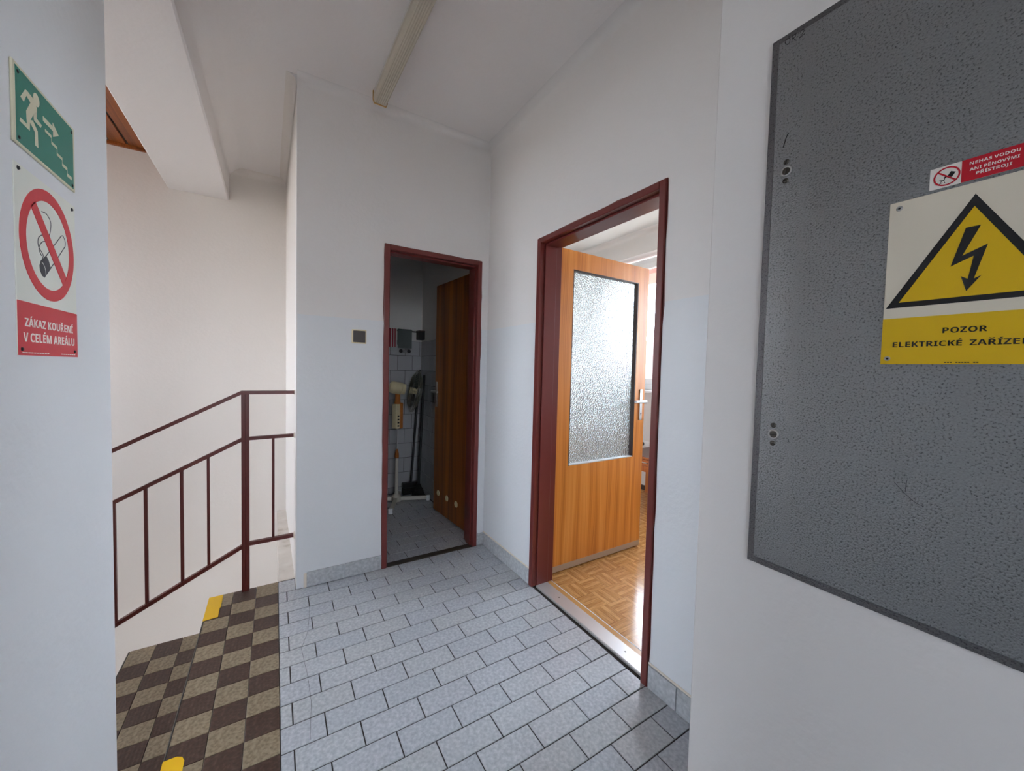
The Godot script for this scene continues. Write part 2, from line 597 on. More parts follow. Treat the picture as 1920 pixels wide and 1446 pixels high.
func build_shell():
	var top := 3.0
	# back wall with the closet doorway
	var st := S()
	box(st, Vector3(XP, 0, ZB - 0.14), Vector3(0.578, top, ZB))
	box(st, Vector3(1.214, 0, ZB - 0.14), Vector3(XR, top, ZB))
	box(st, Vector3(0.578, 2.0, ZB - 0.14), Vector3(1.214, top, ZB))
	cove(st, Vector3(XP, CEIL, ZB), Vector3(XR, CEIL, ZB), Vector3(0, 0, 1), Vector3(0, -1, 0), 0.045)
	# the cove of the stairwell side wall ends flush with this face
	var cap := PackedVector2Array([Vector2(XP + 0.002, CEIL), Vector2(XP + 0.002, CEIL - 0.056)])
	for i in 7:
		var t := PI / 2 * i / 6.0
		cap.append(Vector2(XP - 0.001 - 0.05 + 0.05 * cos(t), CEIL - 0.05 + 0.05 * sin(t)))
	prism(st, cap, ZB - 0.003, ZB)
	var cap2 := PackedVector2Array([Vector2(0, 0), Vector2(0, -0.045)])
	for i in range(1, 7):
		var t := PI / 2 * i / 6.0
		cap2.append(Vector2(0.045 - 0.045 * cos(t), -0.045 + 0.045 * sin(t)))
	prism(st, cap2, -0.001, 0.001, Transform3D(Basis(Vector3(0, 0, 1), Vector3(0, 1, 0), Vector3(-1, 0, 0)), Vector3(XP, CEIL, ZB)))
	var wb := struct("wall_back", st, M.wall, "white plastered back wall with the dark closet doorway in it", "wall")
	st = S()
	box(st, Vector3(XP + 0.004, 0.001, ZB), Vector3(0.572, 1.545, ZB + 0.0012))
	box(st, Vector3(1.221, 0.001, ZB), Vector3(XR, 1.545, ZB + 0.0012))
	add(wb, "washable_paint", st, M.wall_low)
	# wall between stairwell and closet, its face turned to the stairs
	st = S()
	prism(st, PackedVector2Array([Vector2(XP, -(ZB - 0.139)), Vector2(0.2, -(ZB - 0.139)), Vector2(0.2, -ZF), Vector2(0.08, -ZF)]), 0.0, top, Transform3D(Basis(Vector3(1, 0, 0), Vector3(0, 0, -1), Vector3(0, 1, 0)), Vector3.ZERO))
	cove(st, Vector3(XP - 0.001, CEIL, ZB), Vector3(0.079, CEIL, ZF), Vector3(-1, 0, 0), Vector3(0, -1, 0), 0.05)
	struct("wall_stairs", st, M.wall_warm, "bright narrow side wall beside the stairwell, left of the back wall", "wall")
	# far wall
	st = S()
	box(st, Vector3(-3.75, -3.4, ZF - 0.25), Vector3(1.43, top, ZF))
	cove(st, Vector3(-0.30, CEIL, ZF), Vector3(0.1, CEIL, ZF), Vector3(0, 0, 1), Vector3(0, -1, 0), 0.05)
	struct("wall_far", st, M.wall_warm, "tall cream far wall of the stairwell behind the red railing", "wall")
	# right wall with the glazed doorway
	st = S()
	box(st, Vector3(XR, -0.2, ZF), Vector3(1.43, top, -1.807))
	box(st, Vector3(XR, -0.2, -0.984), Vector3(1.43, top, 2.4))
	box(st, Vector3(XR, 2.004, -1.807), Vector3(1.43, top, -0.984))
	cove(st, Vector3(XR, CEIL, ZB), Vector3(XR, CEIL, ZC), Vector3(-1, 0, 0), Vector3(0, -1, 0), 0.045)
	var wr := struct("wall_right", st, M.wall, "white plastered right wall with the doorway of the glazed door", "wall")
	st = S()
	box(st, Vector3(XR - 0.0012, 0.001, ZB), Vector3(XR, 1.545, -1.813))
	box(st, Vector3(XR - 0.0012, 0.001, -0.978), Vector3(XR, 1.545, ZC))
	add(wr, "washable_paint", st, M.wall_low)
	# pillar that carries the electrical cabinet
	st = S()
	box(st, Vector3(XC, 0, ZC), Vector3(XR, top, 2.4), 0.004)
	struct("wall_pillar", st, M.wall, "near white wall projection that carries the grey electrical cabinet", "wall")
	# left foreground wall and the side of the stairwell behind it
	st = S()
	box(st, Vector3(-0.64, -3.4, ZL), Vector3(XL, top, 2.4), 0.012)
	struct("wall_left", st, M.wall_low, "near white wall on the left with the two safety signs", "wall")
	st = S()
	box(st, Vector3(-3.75, -3.4, ZL), Vector3(-0.64, top, ZL + 0.15))
	struct("wall_stairs_near", st, M.wall_warm, "near side wall of the stairwell, behind the sign wall", "wall")
	# outer end of the stairwell with a tall window
	st = S()
	var wz := [-3.7, -2.15]
	var wy := [1.2, 2.68]
	box(st, Vector3(-3.75, -3.4, ZF), Vector3(-3.55, wy[0], ZL))
	box(st, Vector3(-3.75, wy[1], ZF), Vector3(-3.55, top, ZL))
	box(st, Vector3(-3.75, wy[0], ZF), Vector3(-3.55, wy[1], wz[0]))
	box(st, Vector3(-3.75, wy[0], wz[1]), Vector3(-3.55, wy[1], ZL))
	struct("wall_stairs_end", st, M.wall_warm, "outer end wall of the stairwell around its tall window", "wall")
	window_unit("window_2", Transform3D(Basis(Vector3.UP, PI / 2), Vector3(-3.62, wy[0], wz[1])), wz[1] - wz[0], wy[1] - wy[0], [0.5], [], "tall stairwell window at the outer end of the stairs")
	# rear end of the hallway with a window
	st = S()
	box(st, Vector3(-0.64, -0.2, 2.4), Vector3(-0.3, top, 2.55))
	box(st, Vector3(0.3, -0.2, 2.4), Vector3(1.43, top, 2.55))
	box(st, Vector3(-0.3, -0.2, 2.4), Vector3(0.3, 1.0, 2.55))
	box(st, Vector3(-0.3, 2.65, 2.4), Vector3(0.3, top, 2.55))
	struct("wall_rear", st, M.wall, "rear end wall of the hallway behind the viewer, with a window", "wall")
	window_unit("window_3", Transform3D(Basis(Vector3.UP, PI), Vector3(0.3, 1.0, 2.49)), 0.6, 1.65, [], [0.5], "hallway window behind the viewer")
	struct("floor_stairs", bx(Vector3(-3.75, -2.75, ZF - 0.25), Vector3(0.2, -2.55, ZL + 0.1)), M.concrete, "grey lower landing at the foot of the stairs, out of sight", "floor")
	struct("wall_stairs_lower", bx(Vector3(0.03, -2.75, ZF), Vector3(0.2, -0.221, ZL + 0.1)), M.wall_warm, "side wall of the lower stairwell under the hallway floor, out of sight", "wall")
	# ceiling
	st = S()
	box(st, Vector3(-0.68, CEIL, ZF - 0.25), Vector3(1.36, top + 0.05, 2.55))
	struct("ceiling", st, M.ceiling, "pale plastered ceiling of the hallway and rooms", "ceiling")
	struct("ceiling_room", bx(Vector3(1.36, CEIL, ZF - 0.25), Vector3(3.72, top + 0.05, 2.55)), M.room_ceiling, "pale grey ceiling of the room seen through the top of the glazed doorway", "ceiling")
	# beam over the stairs
	st = S()
	box(st, Vector3(-0.68, 2.556, ZF), Vector3(-0.31, top, ZL + 0.1), 0.008)
	cove(st, Vector3(-0.31, CEIL, ZF), Vector3(-0.31, CEIL, ZL), Vector3(1, 0, 0), Vector3(0, -1, 0), 0.09)
	struct("trim_1", st, M.beam, "white plastered beam running over the stairs", "beam")
	# wooden ceiling of the stairwell, left of the beam
	var ws := struct("ceiling_stairs", bx(Vector3(-3.75, 2.83, ZF - 0.25), Vector3(-0.68, 3.05, ZL + 0.15)), M.concrete, "stairwell ceiling clad with brown wooden planks", "ceiling")
	var x := -0.69
	while x > -3.5:
		var pst := S()
		box(pst, Vector3(-0.044, -0.006, -1.25), Vector3(0.044, 0.006, 1.25), 0.003)
		var grooved := add(ws, "plank", pst, M.plank, T(Vector3(x - 0.048, 2.803, -2.59)))
		grooved.set_meta("label", "brown lacquered ceiling plank")
		x -= 0.102
	add(ws, "edge_moulding", bx(Vector3(-3.55, 2.775, ZF), Vector3(-0.68, 2.8, ZF + 0.022), 0.004), M.plank)
	# ledge beyond the railing
	st = S()
	box(st, Vector3(XS, -0.22, ZF), Vector3(0.13, 0, ZB - 0.14), 0.003)
	struct("trim_2", st, M.ledge, "stained cream floor ledge along the side wall beyond the railing", "ledge")

# a window: local x along the wall, y up, looking out along local -z ... the frame lies round z = 0
func window_unit(called: String, xf: Transform3D, w: float, h: float, mull: Array, trans: Array, label: String) -> Node3D:
	var o := thing(called, label, "window", xf, "", "structure")
	var f := 0.06
	var st := S()
	box(st, Vector3(0, 0, -0.035), Vector3(w, f, 0.035), 0.004)
	box(st, Vector3(0, h - f, -0.035), Vector3(w, h, 0.035), 0.004)
	box(st, Vector3(0, f, -0.035), Vector3(f, h - f, 0.035), 0.004)
	box(st, Vector3(w - f, f, -0.035), Vector3(w, h - f, 0.035), 0.004)
	add(o, "frame", st, M.pvc)
	var xs := [f]
	for m in mull:
		add(o, "mullion", bx(Vector3(w * m - 0.05, f, -0.03), Vector3(w * m + 0.05, h - f, 0.03), 0.004), M.pvc)
		xs.append(w * m - 0.05); xs.append(w * m + 0.05)
	xs.append(w - f)
	for t in trans:
		add(o, "transom", bx(Vector3(f, h * t - 0.03, -0.028), Vector3(w - f, h * t + 0.03, 0.028), 0.004), M.pvc)
	for i in range(0, xs.size(), 2):
		add(o, "pane", bx(Vector3(xs[i], f, -0.004), Vector3(xs[i + 1], h - f, 0.004)), M.pane)
	return o

# ------------------------------------------------------------------ hall floor
func lay_tile(parent: Node, called: String, x0: float, x1: float, z0: float, z1: float, y: float, th: float, m: Material):
	var o := add(parent, called, tile_mesh(x1 - x0, z1 - z0, th), m)
	o.transform = Transform3D(Basis.from_euler(Vector3(rng.randfn() * 0.0012, 0, rng.randfn() * 0.0012)), Vector3((x0 + x1) / 2, y + rng.randf_range(-0.0004, 0.0004), (z0 + z1) / 2))

func build_hall_floor():
	var st := S()
	box(st, Vector3(XS, -0.25, ZB - 0.14), Vector3(XR, -0.003, 2.4))
	box(st, Vector3(XR, -0.2, -1.807), Vector3(1.386, -0.004, -0.984))
	box(st, Vector3(-0.64, -0.25, ZL), Vector3(XS, -0.003, 2.4))
	var fl := struct("floor", st, M.grout, "hallway floor of pale grey rectangular tiles laid in running bond", "floor")
	var g := 0.0042
	var pitch := 0.103
	var L := 0.2054
	for r in range(-1, 25):
		var z0 := ZB + r * pitch + g / 2
		var z1 := ZB + (r + 1) * pitch - g / 2
		if r == -1:
			lay_tile(fl, "tile", XS + g / 2, XP - 0.002, ZB - 0.128, z1, 0, 0.01, M.tile[1])
			continue
		var off := 0.0546 if r % 2 == 0 else 0.1545
		var x := off - L + rng.randf_range(-0.0015, 0.0015)
		while x < XR:
			var a := maxf(x + g / 2, XS + g / 2)
			var b := minf(x + L - g / 2, XR - 0.001)
			if b - a > 0.012:
				lay_tile(fl, "tile", a, b, z0, z1, 0, 0.01, M.tile[rng.randi() % 4])
			x += L
	# a hairline crack through the tiles near the stairs
	var cr := S()
	strokes(cr, [curve([153, 2221, 146, 2120, 132, 2001, 100, 1891]), curve([100, 1891, 107, 1794, 113, 1711, 115, 1617, 116, 1564, 108, 1480, 101, 1400])], 0.9, 0.0)
	add(fl, "crack", cr, M.grout, Transform3D(Basis(Vector3(1, 0, 0), Vector3(0, 0, -1), Vector3(0, 1, 0)), Vector3(0, 0.0007, 0)))
	# skirting tiles
	var sk := Node3D.new()
	sk.name = "baseboard_back"
	add_child(sk)
	tag(sk, "grey tile skirting along the back wall, left and right of the closet door", "skirting", "", "structure")
	for s in [[0.1536, 0.3515, 0.087], [0.3545, 0.5655, 0.088], [1.228, 1.278, 0.089]]:
		var o := add(sk, "skirting_tile", tile_mesh(s[1] - s[0], s[2] - 0.002, 0.009), M.skirt)
		o.transform = Transform3D(Basis(Vector3.RIGHT, PI / 2), Vector3((s[0] + s[1]) / 2, s[2] / 2 + 0.001, ZB + 0.009))
	add(sk, "joint_filler", bx(Vector3(0.138, 0.0, ZB), Vector3(0.1536, 0.082, ZB + 0.006), 0.002), M.plug)
	var sr := Node3D.new()
	sr.name = "baseboard_right"
	add_child(sr)
	tag(sr, "grey tile skirting along the right wall on both sides of the glazed door", "skirting", "", "structure")
	for s in [[-2.411, -2.2535, 0.088], [-2.2505, -2.033, 0.09], [-2.030, -1.822, 0.092], [-0.968, -0.842, 0.094], [-0.839, -0.63, 0.096]]:
		var o := add(sr, "skirting_tile", tile_mesh(s[1] - s[0], s[2] - 0.002, 0.009), M.skirt)
		o.transform = Transform3D(Basis(Vector3.UP, -PI / 2) * Basis(Vector3.RIGHT, PI / 2), Vector3(XR - 0.009, s[2] / 2 + 0.001, (s[0] + s[1]) / 2))
	for s in [[ZB, -1.819, 0.089], [-0.972, ZC, 0.095]]:
		add(sr, "plaster_edge", bx(Vector3(XR - 0.006, s[2] + 0.0005, s[0]), Vector3(XR, s[2] + 0.011, s[1]), 0.003), M.plug)

# ------------------------------------------------------------------ stairs
func build_stairs():
	var o := thing("staircase", "descending stairs with treads of brown and beige checkered tiles", "stairs")
	var n := 7
	var pts := PackedVector2Array()
	pts.append(Vector2(XS, -0.011))
	for i in n:
		var xn := -0.288 - GO * i
		pts.append(Vector2(xn, -RISE * i - 0.011))
		pts.append(Vector2(xn, -RISE * (i + 1) - 0.011))
	pts.append(Vector2(-0.288 - GO * n, -RISE * n - 0.011))
	pts.append(Vector2(-0.288 - GO * n, -RISE * n - 0.2))
	pts.append(Vector2(XS, -0.25))
	var st := S()
	prism(st, pts, ZB - 0.138, ZL - 0.004)
	add(o, "body", st, M.wall_warm)
	for i in n:
		var cols := [[XS - 0.001, -0.0875], [-0.0895, -0.192], [-0.194, -0.2955]] if i == 0 else [[-0.290, -0.4095 + 0.0], [-0.4115, -0.5135], [-0.5155, -0.6135]]
		var dx := 0.0 if i == 0 else -GO * (i - 1)
		var y := -RISE * i
		var rows := [[-2.5585, -2.433]]
		var z := -2.431
		while z < ZL - 0.03:
			rows.append([z, minf(z + 0.1015, ZL - 0.002)])
			z += 0.1032
		for r in rows.size():
			for c in 3:
				var m: Material = M.step_beige if (r + c) % 2 == 0 else M.step_brown
				var t := add(o, "tread_tile", tile_mesh(absf(cols[c][0] - cols[c][1]), rows[r][1] - rows[r][0], 0.011, 0.001), m)
				t.position = Vector3((cols[c][0] + cols[c][1]) / 2 + dx, y + rng.randf_range(-0.0003, 0.0003), (rows[r][0] + rows[r][1]) / 2)
		var xn := -0.2965 - GO * i
		add(o, "nosing", bx(Vector3(xn - 0.0055, y - 0.022, -2.5585), Vector3(xn + 0.001, y + 0.0006, ZL - 0.002), 0.003), M.nosing)
		add(o, "riser", bx(Vector3(xn + 0.004, y - RISE + 0.001, -2.558), Vector3(xn + 0.014, y - 0.02, ZL - 0.002)), M.step_brown)
	# yellow warning paint at both ends of the first tread
	st = S()
	var up := Transform3D(Basis(Vector3(1, 0, 0), Vector3(0, 0, 1), Vector3(0, -1, 0)), Vector3(0, 0.0012, 0))
	prism(st, PackedVector2Array([Vector2(-0.3015, -2.553), Vector2(-0.24, -2.553), Vector2(-0.239, -2.43), Vector2(-0.2425, -2.42), Vector2(-0.242, -2.338), Vector2(-0.3015, -2.332)]), -0.0005, 0.0005, up)
	add(o, "yellow_marking", st, M.yellow)
	st = S()
	prism(st, PackedVector2Array([Vector2(-0.3015, -1.552), Vector2(-0.268, -1.552), Vector2(-0.253, -1.543), Vector2(-0.245, -1.525), Vector2(-0.242, -1.34), Vector2(-0.3015, -1.335)]), -0.0005, 0.0005, up)
	add(o, "yellow_marking", st, M.yellow)

func build_railing():
	var o := thing("stair_railing", "dark red painted steel railing along the stairs, with vertical bars", "railing")
	var z := -2.545
	var k := 0.541
	var xe := -2.3
	# handrail
	var st := S()
	bar(st, Vector2(-0.157, 1.1075), Vector2(0.094, 1.1075), 0.018, z - 0.02, z + 0.02)
	bar(st, Vector2(-0.157, 1.1065), Vector2(xe, 1.1065 + k * (xe + 0.157)), 0.0205, z - 0.02, z + 0.02)
	add(o, "handrail", st, M.rail)
	# posts: two flats welded side by side
	for px in [-0.139, -1.10, -2.06]:
		var yb: float = 0.0 if px > -0.2 else -RISE * ceilf((-px - 0.288) / GO)
		var yt: float = 1.10 + (0.0 if px > -0.2 else k * (px + 0.157))
		st = S()
		box(st, Vector3(px - 0.018, yb, z - 0.012), Vector3(px - 0.0006, yt, z + 0.012), 0.0015)
		box(st, Vector3(px + 0.0006, yb, z - 0.012), Vector3(px + 0.018, yt, z + 0.012), 0.0015)
		box(st, Vector3(px - 0.003, yb, z - 0.0105), Vector3(px + 0.003, yt - 0.001, z + 0.0105))
		add(o, "post", st, M.rail)
	st = S()
	bar(st, Vector2(-0.122, 0.8535), Vector2(0.092, 0.8575), 0.018, z - 0.012, z + 0.012)
	add(o, "upper_rail", st, M.rail)
	st = S()
	bar(st, Vector2(-0.122, 0.2640), Vector2(0.0945, 0.268), 0.019, z - 0.012, z + 0.012)
	add(o, "lower_rail", st, M.rail)
	add(o, "bar", bx(Vector3(-0.0155, 0.27, z - 0.007), Vector3(-0.0025, 0.852, z + 0.007), 0.001), M.rail)
	var yu := func(x: float) -> float: return 0.8515 + 0.527 * (x + 0.1512)
	var yl := func(x: float) -> float: return 0.2555 + k * (x + 0.1512)
	for seg in [[-0.152, -0.668], [-0.72, -1.09], [-1.11, -2.05]]:
		st = S()
		bar(st, Vector2(seg[0], yu.call(seg[0])), Vector2(seg[1], yu.call(seg[1])), 0.0205, z - 0.012, z + 0.012)
		add(o, "upper_rail", st, M.rail)
		st = S()
		bar(st, Vector2(seg[0], yl.call(seg[0])), Vector2(seg[1], yl.call(seg[1])), 0.0215, z - 0.012, z + 0.012)
		add(o, "lower_rail", st, M.rail)
	for b in [[-0.3005, 0.006], [-0.4085, 0.0068], [-0.546, 0.0068], [-0.661, 0.008], [-0.727, 0.008], [-0.84, 0.0065], [-0.96, 0.0065], [-1.25, 0.0065], [-1.37, 0.0065], [-1.5, 0.0065], [-1.63, 0.0065], [-1.76, 0.0065], [-1.9, 0.0065]]:
		add(o, "bar", bx(Vector3(b[0] - b[1], yl.call(b[0]), z - 0.007), Vector3(b[0] + b[1], yu.call(b[0]), z + 0.007), 0.001), M.rail)
	for y in [1.1075, 0.8572, 0.2675]:
		st = S()
		prism(st, PackedVector2Array([Vector2(0.091, y - 0.011), Vector2(0.0975, y - 0.016), Vector2(0.0975, y + 0.015), Vector2(0.091, y + 0.011)]), z - 0.016, z + 0.018)
		add(o, "plaster_patch", st, M.plug)

# ------------------------------------------------------------------ doors
# steel frame in local axes: opening along x from 0 to w, face towards +z
func steel_frame(o: Node, w: float, h: float, depth: float):
	var st := S()
	var f := 0.031
	for s in [[0.0, f], [w - f, w]]:
		box(st, Vector3(s[0], 0, -0.02), Vector3(s[1], h, 0.011), 0.003)
		var a: float = s[0] + (0.012 if s[0] == 0.0 else 0.002)
		box(st, Vector3(a, 0, -depth), Vector3(a + 0.017, h - 0.01, -0.018), 0.001)
		var rb: float = 0.028 if s[0] == 0.0 else w - 0.040
		box(st, Vector3(rb, 0, -depth + 0.045), Vector3(rb + 0.012, h - 0.03, -0.022), 0.002)
	box(st, Vector3(f, h - f, -0.02), Vector3(w - f, h, 0.011), 0.003)
	box(st, Vector3(0.012, h - 0.029, -depth), Vector3(w - 0.012, h - 0.012, -0.018), 0.001)
	box(st, Vector3(0.028, h - 0.04, -depth + 0.045), Vector3(w - 0.028, h - 0.028, -0.022), 0.002)
	add(o, "frame", st, M.red)
	# the paint that ran over on to the wall in a wavy line
	st = S()
	var nz := noise(int(w * 1000), 9.0, FastNoiseLite.TYPE_SIMPLEX_SMOOTH, 2)
	var inn := []
	var out := []
	for i in 26:
		var y := h * i / 25.0
		inn.append(Vector2(0.002, y)); out.append(Vector2(-0.0025 - 0.004 * nz.get_noise_2d(y, 0.0), y))
	for i in 11:
		var x := w * i / 10.0
		inn.append(Vector2(x, h - 0.002)); out.append(Vector2(x, h + 0.003 + 0.005 * nz.get_noise_2d(x, 7.0)))
	for i in 26:
		var y := h * (1.0 - i / 25.0)
		inn.append(Vector2(w - 0.002, y)); out.append(Vector2(w + 0.0035 + 0.006 * nz.get_noise_2d(y, 3.0), y))
	for i in inn.size() - 1:
		if out[i].distance_to(out[i + 1]) < 0.012: continue
		prism(st, PackedVector2Array([inn[i], out[i], out[i + 1], inn[i + 1]]), 0.0012, 0.002)
	add(o, "paint_edge", st, M.red)

func lever_handle(parent: Node, x: float, y: float, z: float, side: float, dir: float):
	# side: +1 towards local +z; dir: which way the lever points along x
	var st := S()
	box(st, Vector3(x - 0.014, y - 0.135, minf(z, z + side * 0.008)), Vector3(x + 0.014, y + 0.085, maxf(z, z + side * 0.008)), 0.002)
	add(parent, "handle_plate", st, M.steel)
	st = S()
	cyl(st, Vector3(x, y, z), Vector3(x, y, z + side * 0.045), 0.009, 0.009, 14)
	box(st, Vector3(minf(x - dir * 0.012, x + dir * 0.112), y - 0.01, minf(z + side * 0.038, z + side * 0.056)), Vector3(maxf(x - dir * 0.012, x + dir * 0.112), y + 0.01, maxf(z + side * 0.038, z + side * 0.056)), 0.005)
	add(parent, "lever", st, M.steel)
	st = S()
	cyl(st, Vector3(x, y - 0.088, z + side * 0.0078), Vector3(x, y - 0.088, z + side * 0.0086), 0.005, 0.005, 12)
	box(st, Vector3(x - 0.002, y - 0.102, minf(z + side * 0.0078, z + side * 0.0086)), Vector3(x + 0.002, y - 0.088, maxf(z + side * 0.0078, z + side * 0.0086)))
	add(parent, "keyhole", st, M.black)

func build_door_closet():
	var o := thing("door_1", "open brown wooden closet door in a dark red steel frame, with three round vents", "door", T(Vector3(0.566, 0, ZB)), "", "structure")
	steel_frame(o, 0.6604, 2.0142, 0.14)
	# leaf swung into the closet
	var piv := Vector3(1.2523 - 0.566, 0, -2.6 - ZB)
	var d := Vector3(1.2077 - 1.2523, 0, -3.2467 + 2.603).normalized()
	var leaf := add(o, "leaf", bx(Vector3(0, 0.008, -0.038), Vector3(0.645, 1.985, 0), 0.002), M.wood_dark, Transform3D(Basis(d, Vector3.UP, d.cross(Vector3.UP)), piv))
	leaf.set_meta("label", "dark brown veneered leaf")
	# local x runs along the leaf; local z = d x up points to ... the closet side
	var s := 1.0 if (leaf.transform.basis * Vector3(0, 0, 1)).x < 0 else -1.0
	if s < 0: leaf.transform.origin += leaf.transform.basis * Vector3(0, 0, 0.038)
	var zf := 0.0 if s > 0 else -0.038
	for u in [0.546, 0.377, 0.21]:
		var st := S()
		var ax := Transform3D(Basis(Vector3.RIGHT, PI / 2 * s), Vector3(u, 0.177, zf))
		lathe(st, [Vector2(0.016, 0.0002), Vector2(0.0165, 0.0035), Vector2(0.019, 0.005), Vector2(0.0235, 0.0045), Vector2(0.0255, 0.001), Vector2(0.0255, 0)], 24, ax)
		var v := add(leaf, "vent_grommet", st, M.cream)
		v.set_meta("label", "round cream vent grommet")
		st = S()
		lathe(st, [Vector2(0, 0.0012), Vector2(0.0165, 0.0012)], 20, ax)
		for q in 3:
			box(st, Vector3(-0.015, -0.0002, -0.009 + q * 0.008), Vector3(0.015, 0.003, -0.006 + q * 0.008), 0.0005, ax)
		add(leaf, "vent_grille", st, M.cream)
	lever_handle(leaf, 0.61, 1.063, zf, s, -1.0)
	for y in [0.25, 1.72]:
		var st := S()
		cyl(st, Vector3(-0.004, y - 0.04, zf), Vector3(-0.004, y + 0.04, zf), 0.007, 0.007, 10)
		add(leaf, "hinge", st, M.red)
	# worn threshold gap
	add(o, "threshold", bx(Vector3(0.028, -0.0028, -0.05), Vector3(0.632, 0.0035, 0.004), 0.002), M.nosing)

func build_door_room():
	var o := thing("door_2", "open orange-brown door with a big frosted pane, in a dark red steel frame", "door", T(Vector3(XR, 0, -1.8193), -PI / 2), "", "structure")
	steel_frame(o, 0.8473, 2.0165, 0.147)
	# leaf standing square to the wall: local x = world x
	var W := 0.8155
	var leaf := MeshInstance3D.new()
	var st := S()
	var y0 := 0.012
	var y1 := 2.008
	var g := [0.1125, 0.7125, 0.673, 1.8945]
	box(st, Vector3(0, 0.05, -0.04), Vector3(g[0], y1, 0), 0.0015)
	box(st, Vector3(g[1], 0.05, -0.04), Vector3(W, y1, 0), 0.0015)
	box(st, Vector3(g[0] - 0.001, 0.05, -0.0396), Vector3(g[1] + 0.001, g[2], -0.0002), 0.0)
	box(st, Vector3(g[0] - 0.001, g[3], -0.0396), Vector3(g[1] + 0.001, y1 - 0.0006, -0.0002), 0.0)
	leaf = add(o, "leaf", st, M.wood)
	leaf.transform = o.transform.affine_inverse() * T(Vector3(1.449, 0, -1.832), 0.011)
	leaf.set_meta("label", "orange-brown veneered leaf with a vertical grain")
	add(leaf, "worn_edge", bx(Vector3(0, y0, -0.0402), Vector3(W, 0.052, 0.0002), 0.0015), M.wood_worn)
	add(leaf, "hinge_edge", bx(Vector3(-0.002, y0, -0.0385), Vector3(0.0005, y1, -0.0015)), M.wood_edge)
	# dark lining and beads round the pane
	st = S()
	var t := 0.007
	box(st, Vector3(g[0], g[2], -0.039), Vector3(g[0] + t, g[3], -0.001), 0.001)
	box(st, Vector3(g[1] - t, g[2], -0.039), Vector3(g[1], g[3], -0.001), 0.001)
	box(st, Vector3(g[0] + t, g[3] - t, -0.039), Vector3(g[1] - t, g[3], -0.001), 0.001)
	add(leaf, "glazing_bead", st, M.bead)
	add(leaf, "glazing_bead", bx(Vector3(g[0] + t, g[2], -0.039), Vector3(g[1] - t, g[2] + t, -0.001), 0.001), M.alu)
	var pane := add(leaf, "pane", bx(Vector3(g[0] + t - 0.002, g[2] + t - 0.002, -0.032), Vector3(g[1] - t + 0.002, g[3] - t + 0.002, -0.027)), M.glass)
	pane.set_meta("label", "large frosted pebbled glass pane")
	lever_handle(leaf, 0.772, 1.067, 0.0, 1.0, -1.0)
	lever_handle(leaf, 0.772, 1.067, -0.04, -1.0, -1.0)
	for y in [0.22, 1.05, 1.74]:
		st = S()
		cyl(st, Vector3(-0.008, y - 0.045, -0.004), Vector3(-0.008, y + 0.045, -0.004), 0.0075, 0.0075, 10)
		add(leaf, "hinge", st, M.steel_dark)
	# metal strip in the doorway
	var s2 := S()
	box(s2, Vector3(1.302, -0.02, -1.789), Vector3(1.386, 0.0085, -1.0), 0.004)
	var tr := struct("trim_3", s2, M.alu, "flat aluminium threshold strip with two screws under the glazed door", "threshold")
	for z in [-1.62, -1.145]:
		s2 = S()
		lathe(s2, [Vector2(0, 0.0012), Vector2(0.003, 0.0011), Vector2(0.0045, 0)], 14, T(Vector3(1.345, 0.0085, z)))
		add(tr, "screw", s2, M.steel_dark)

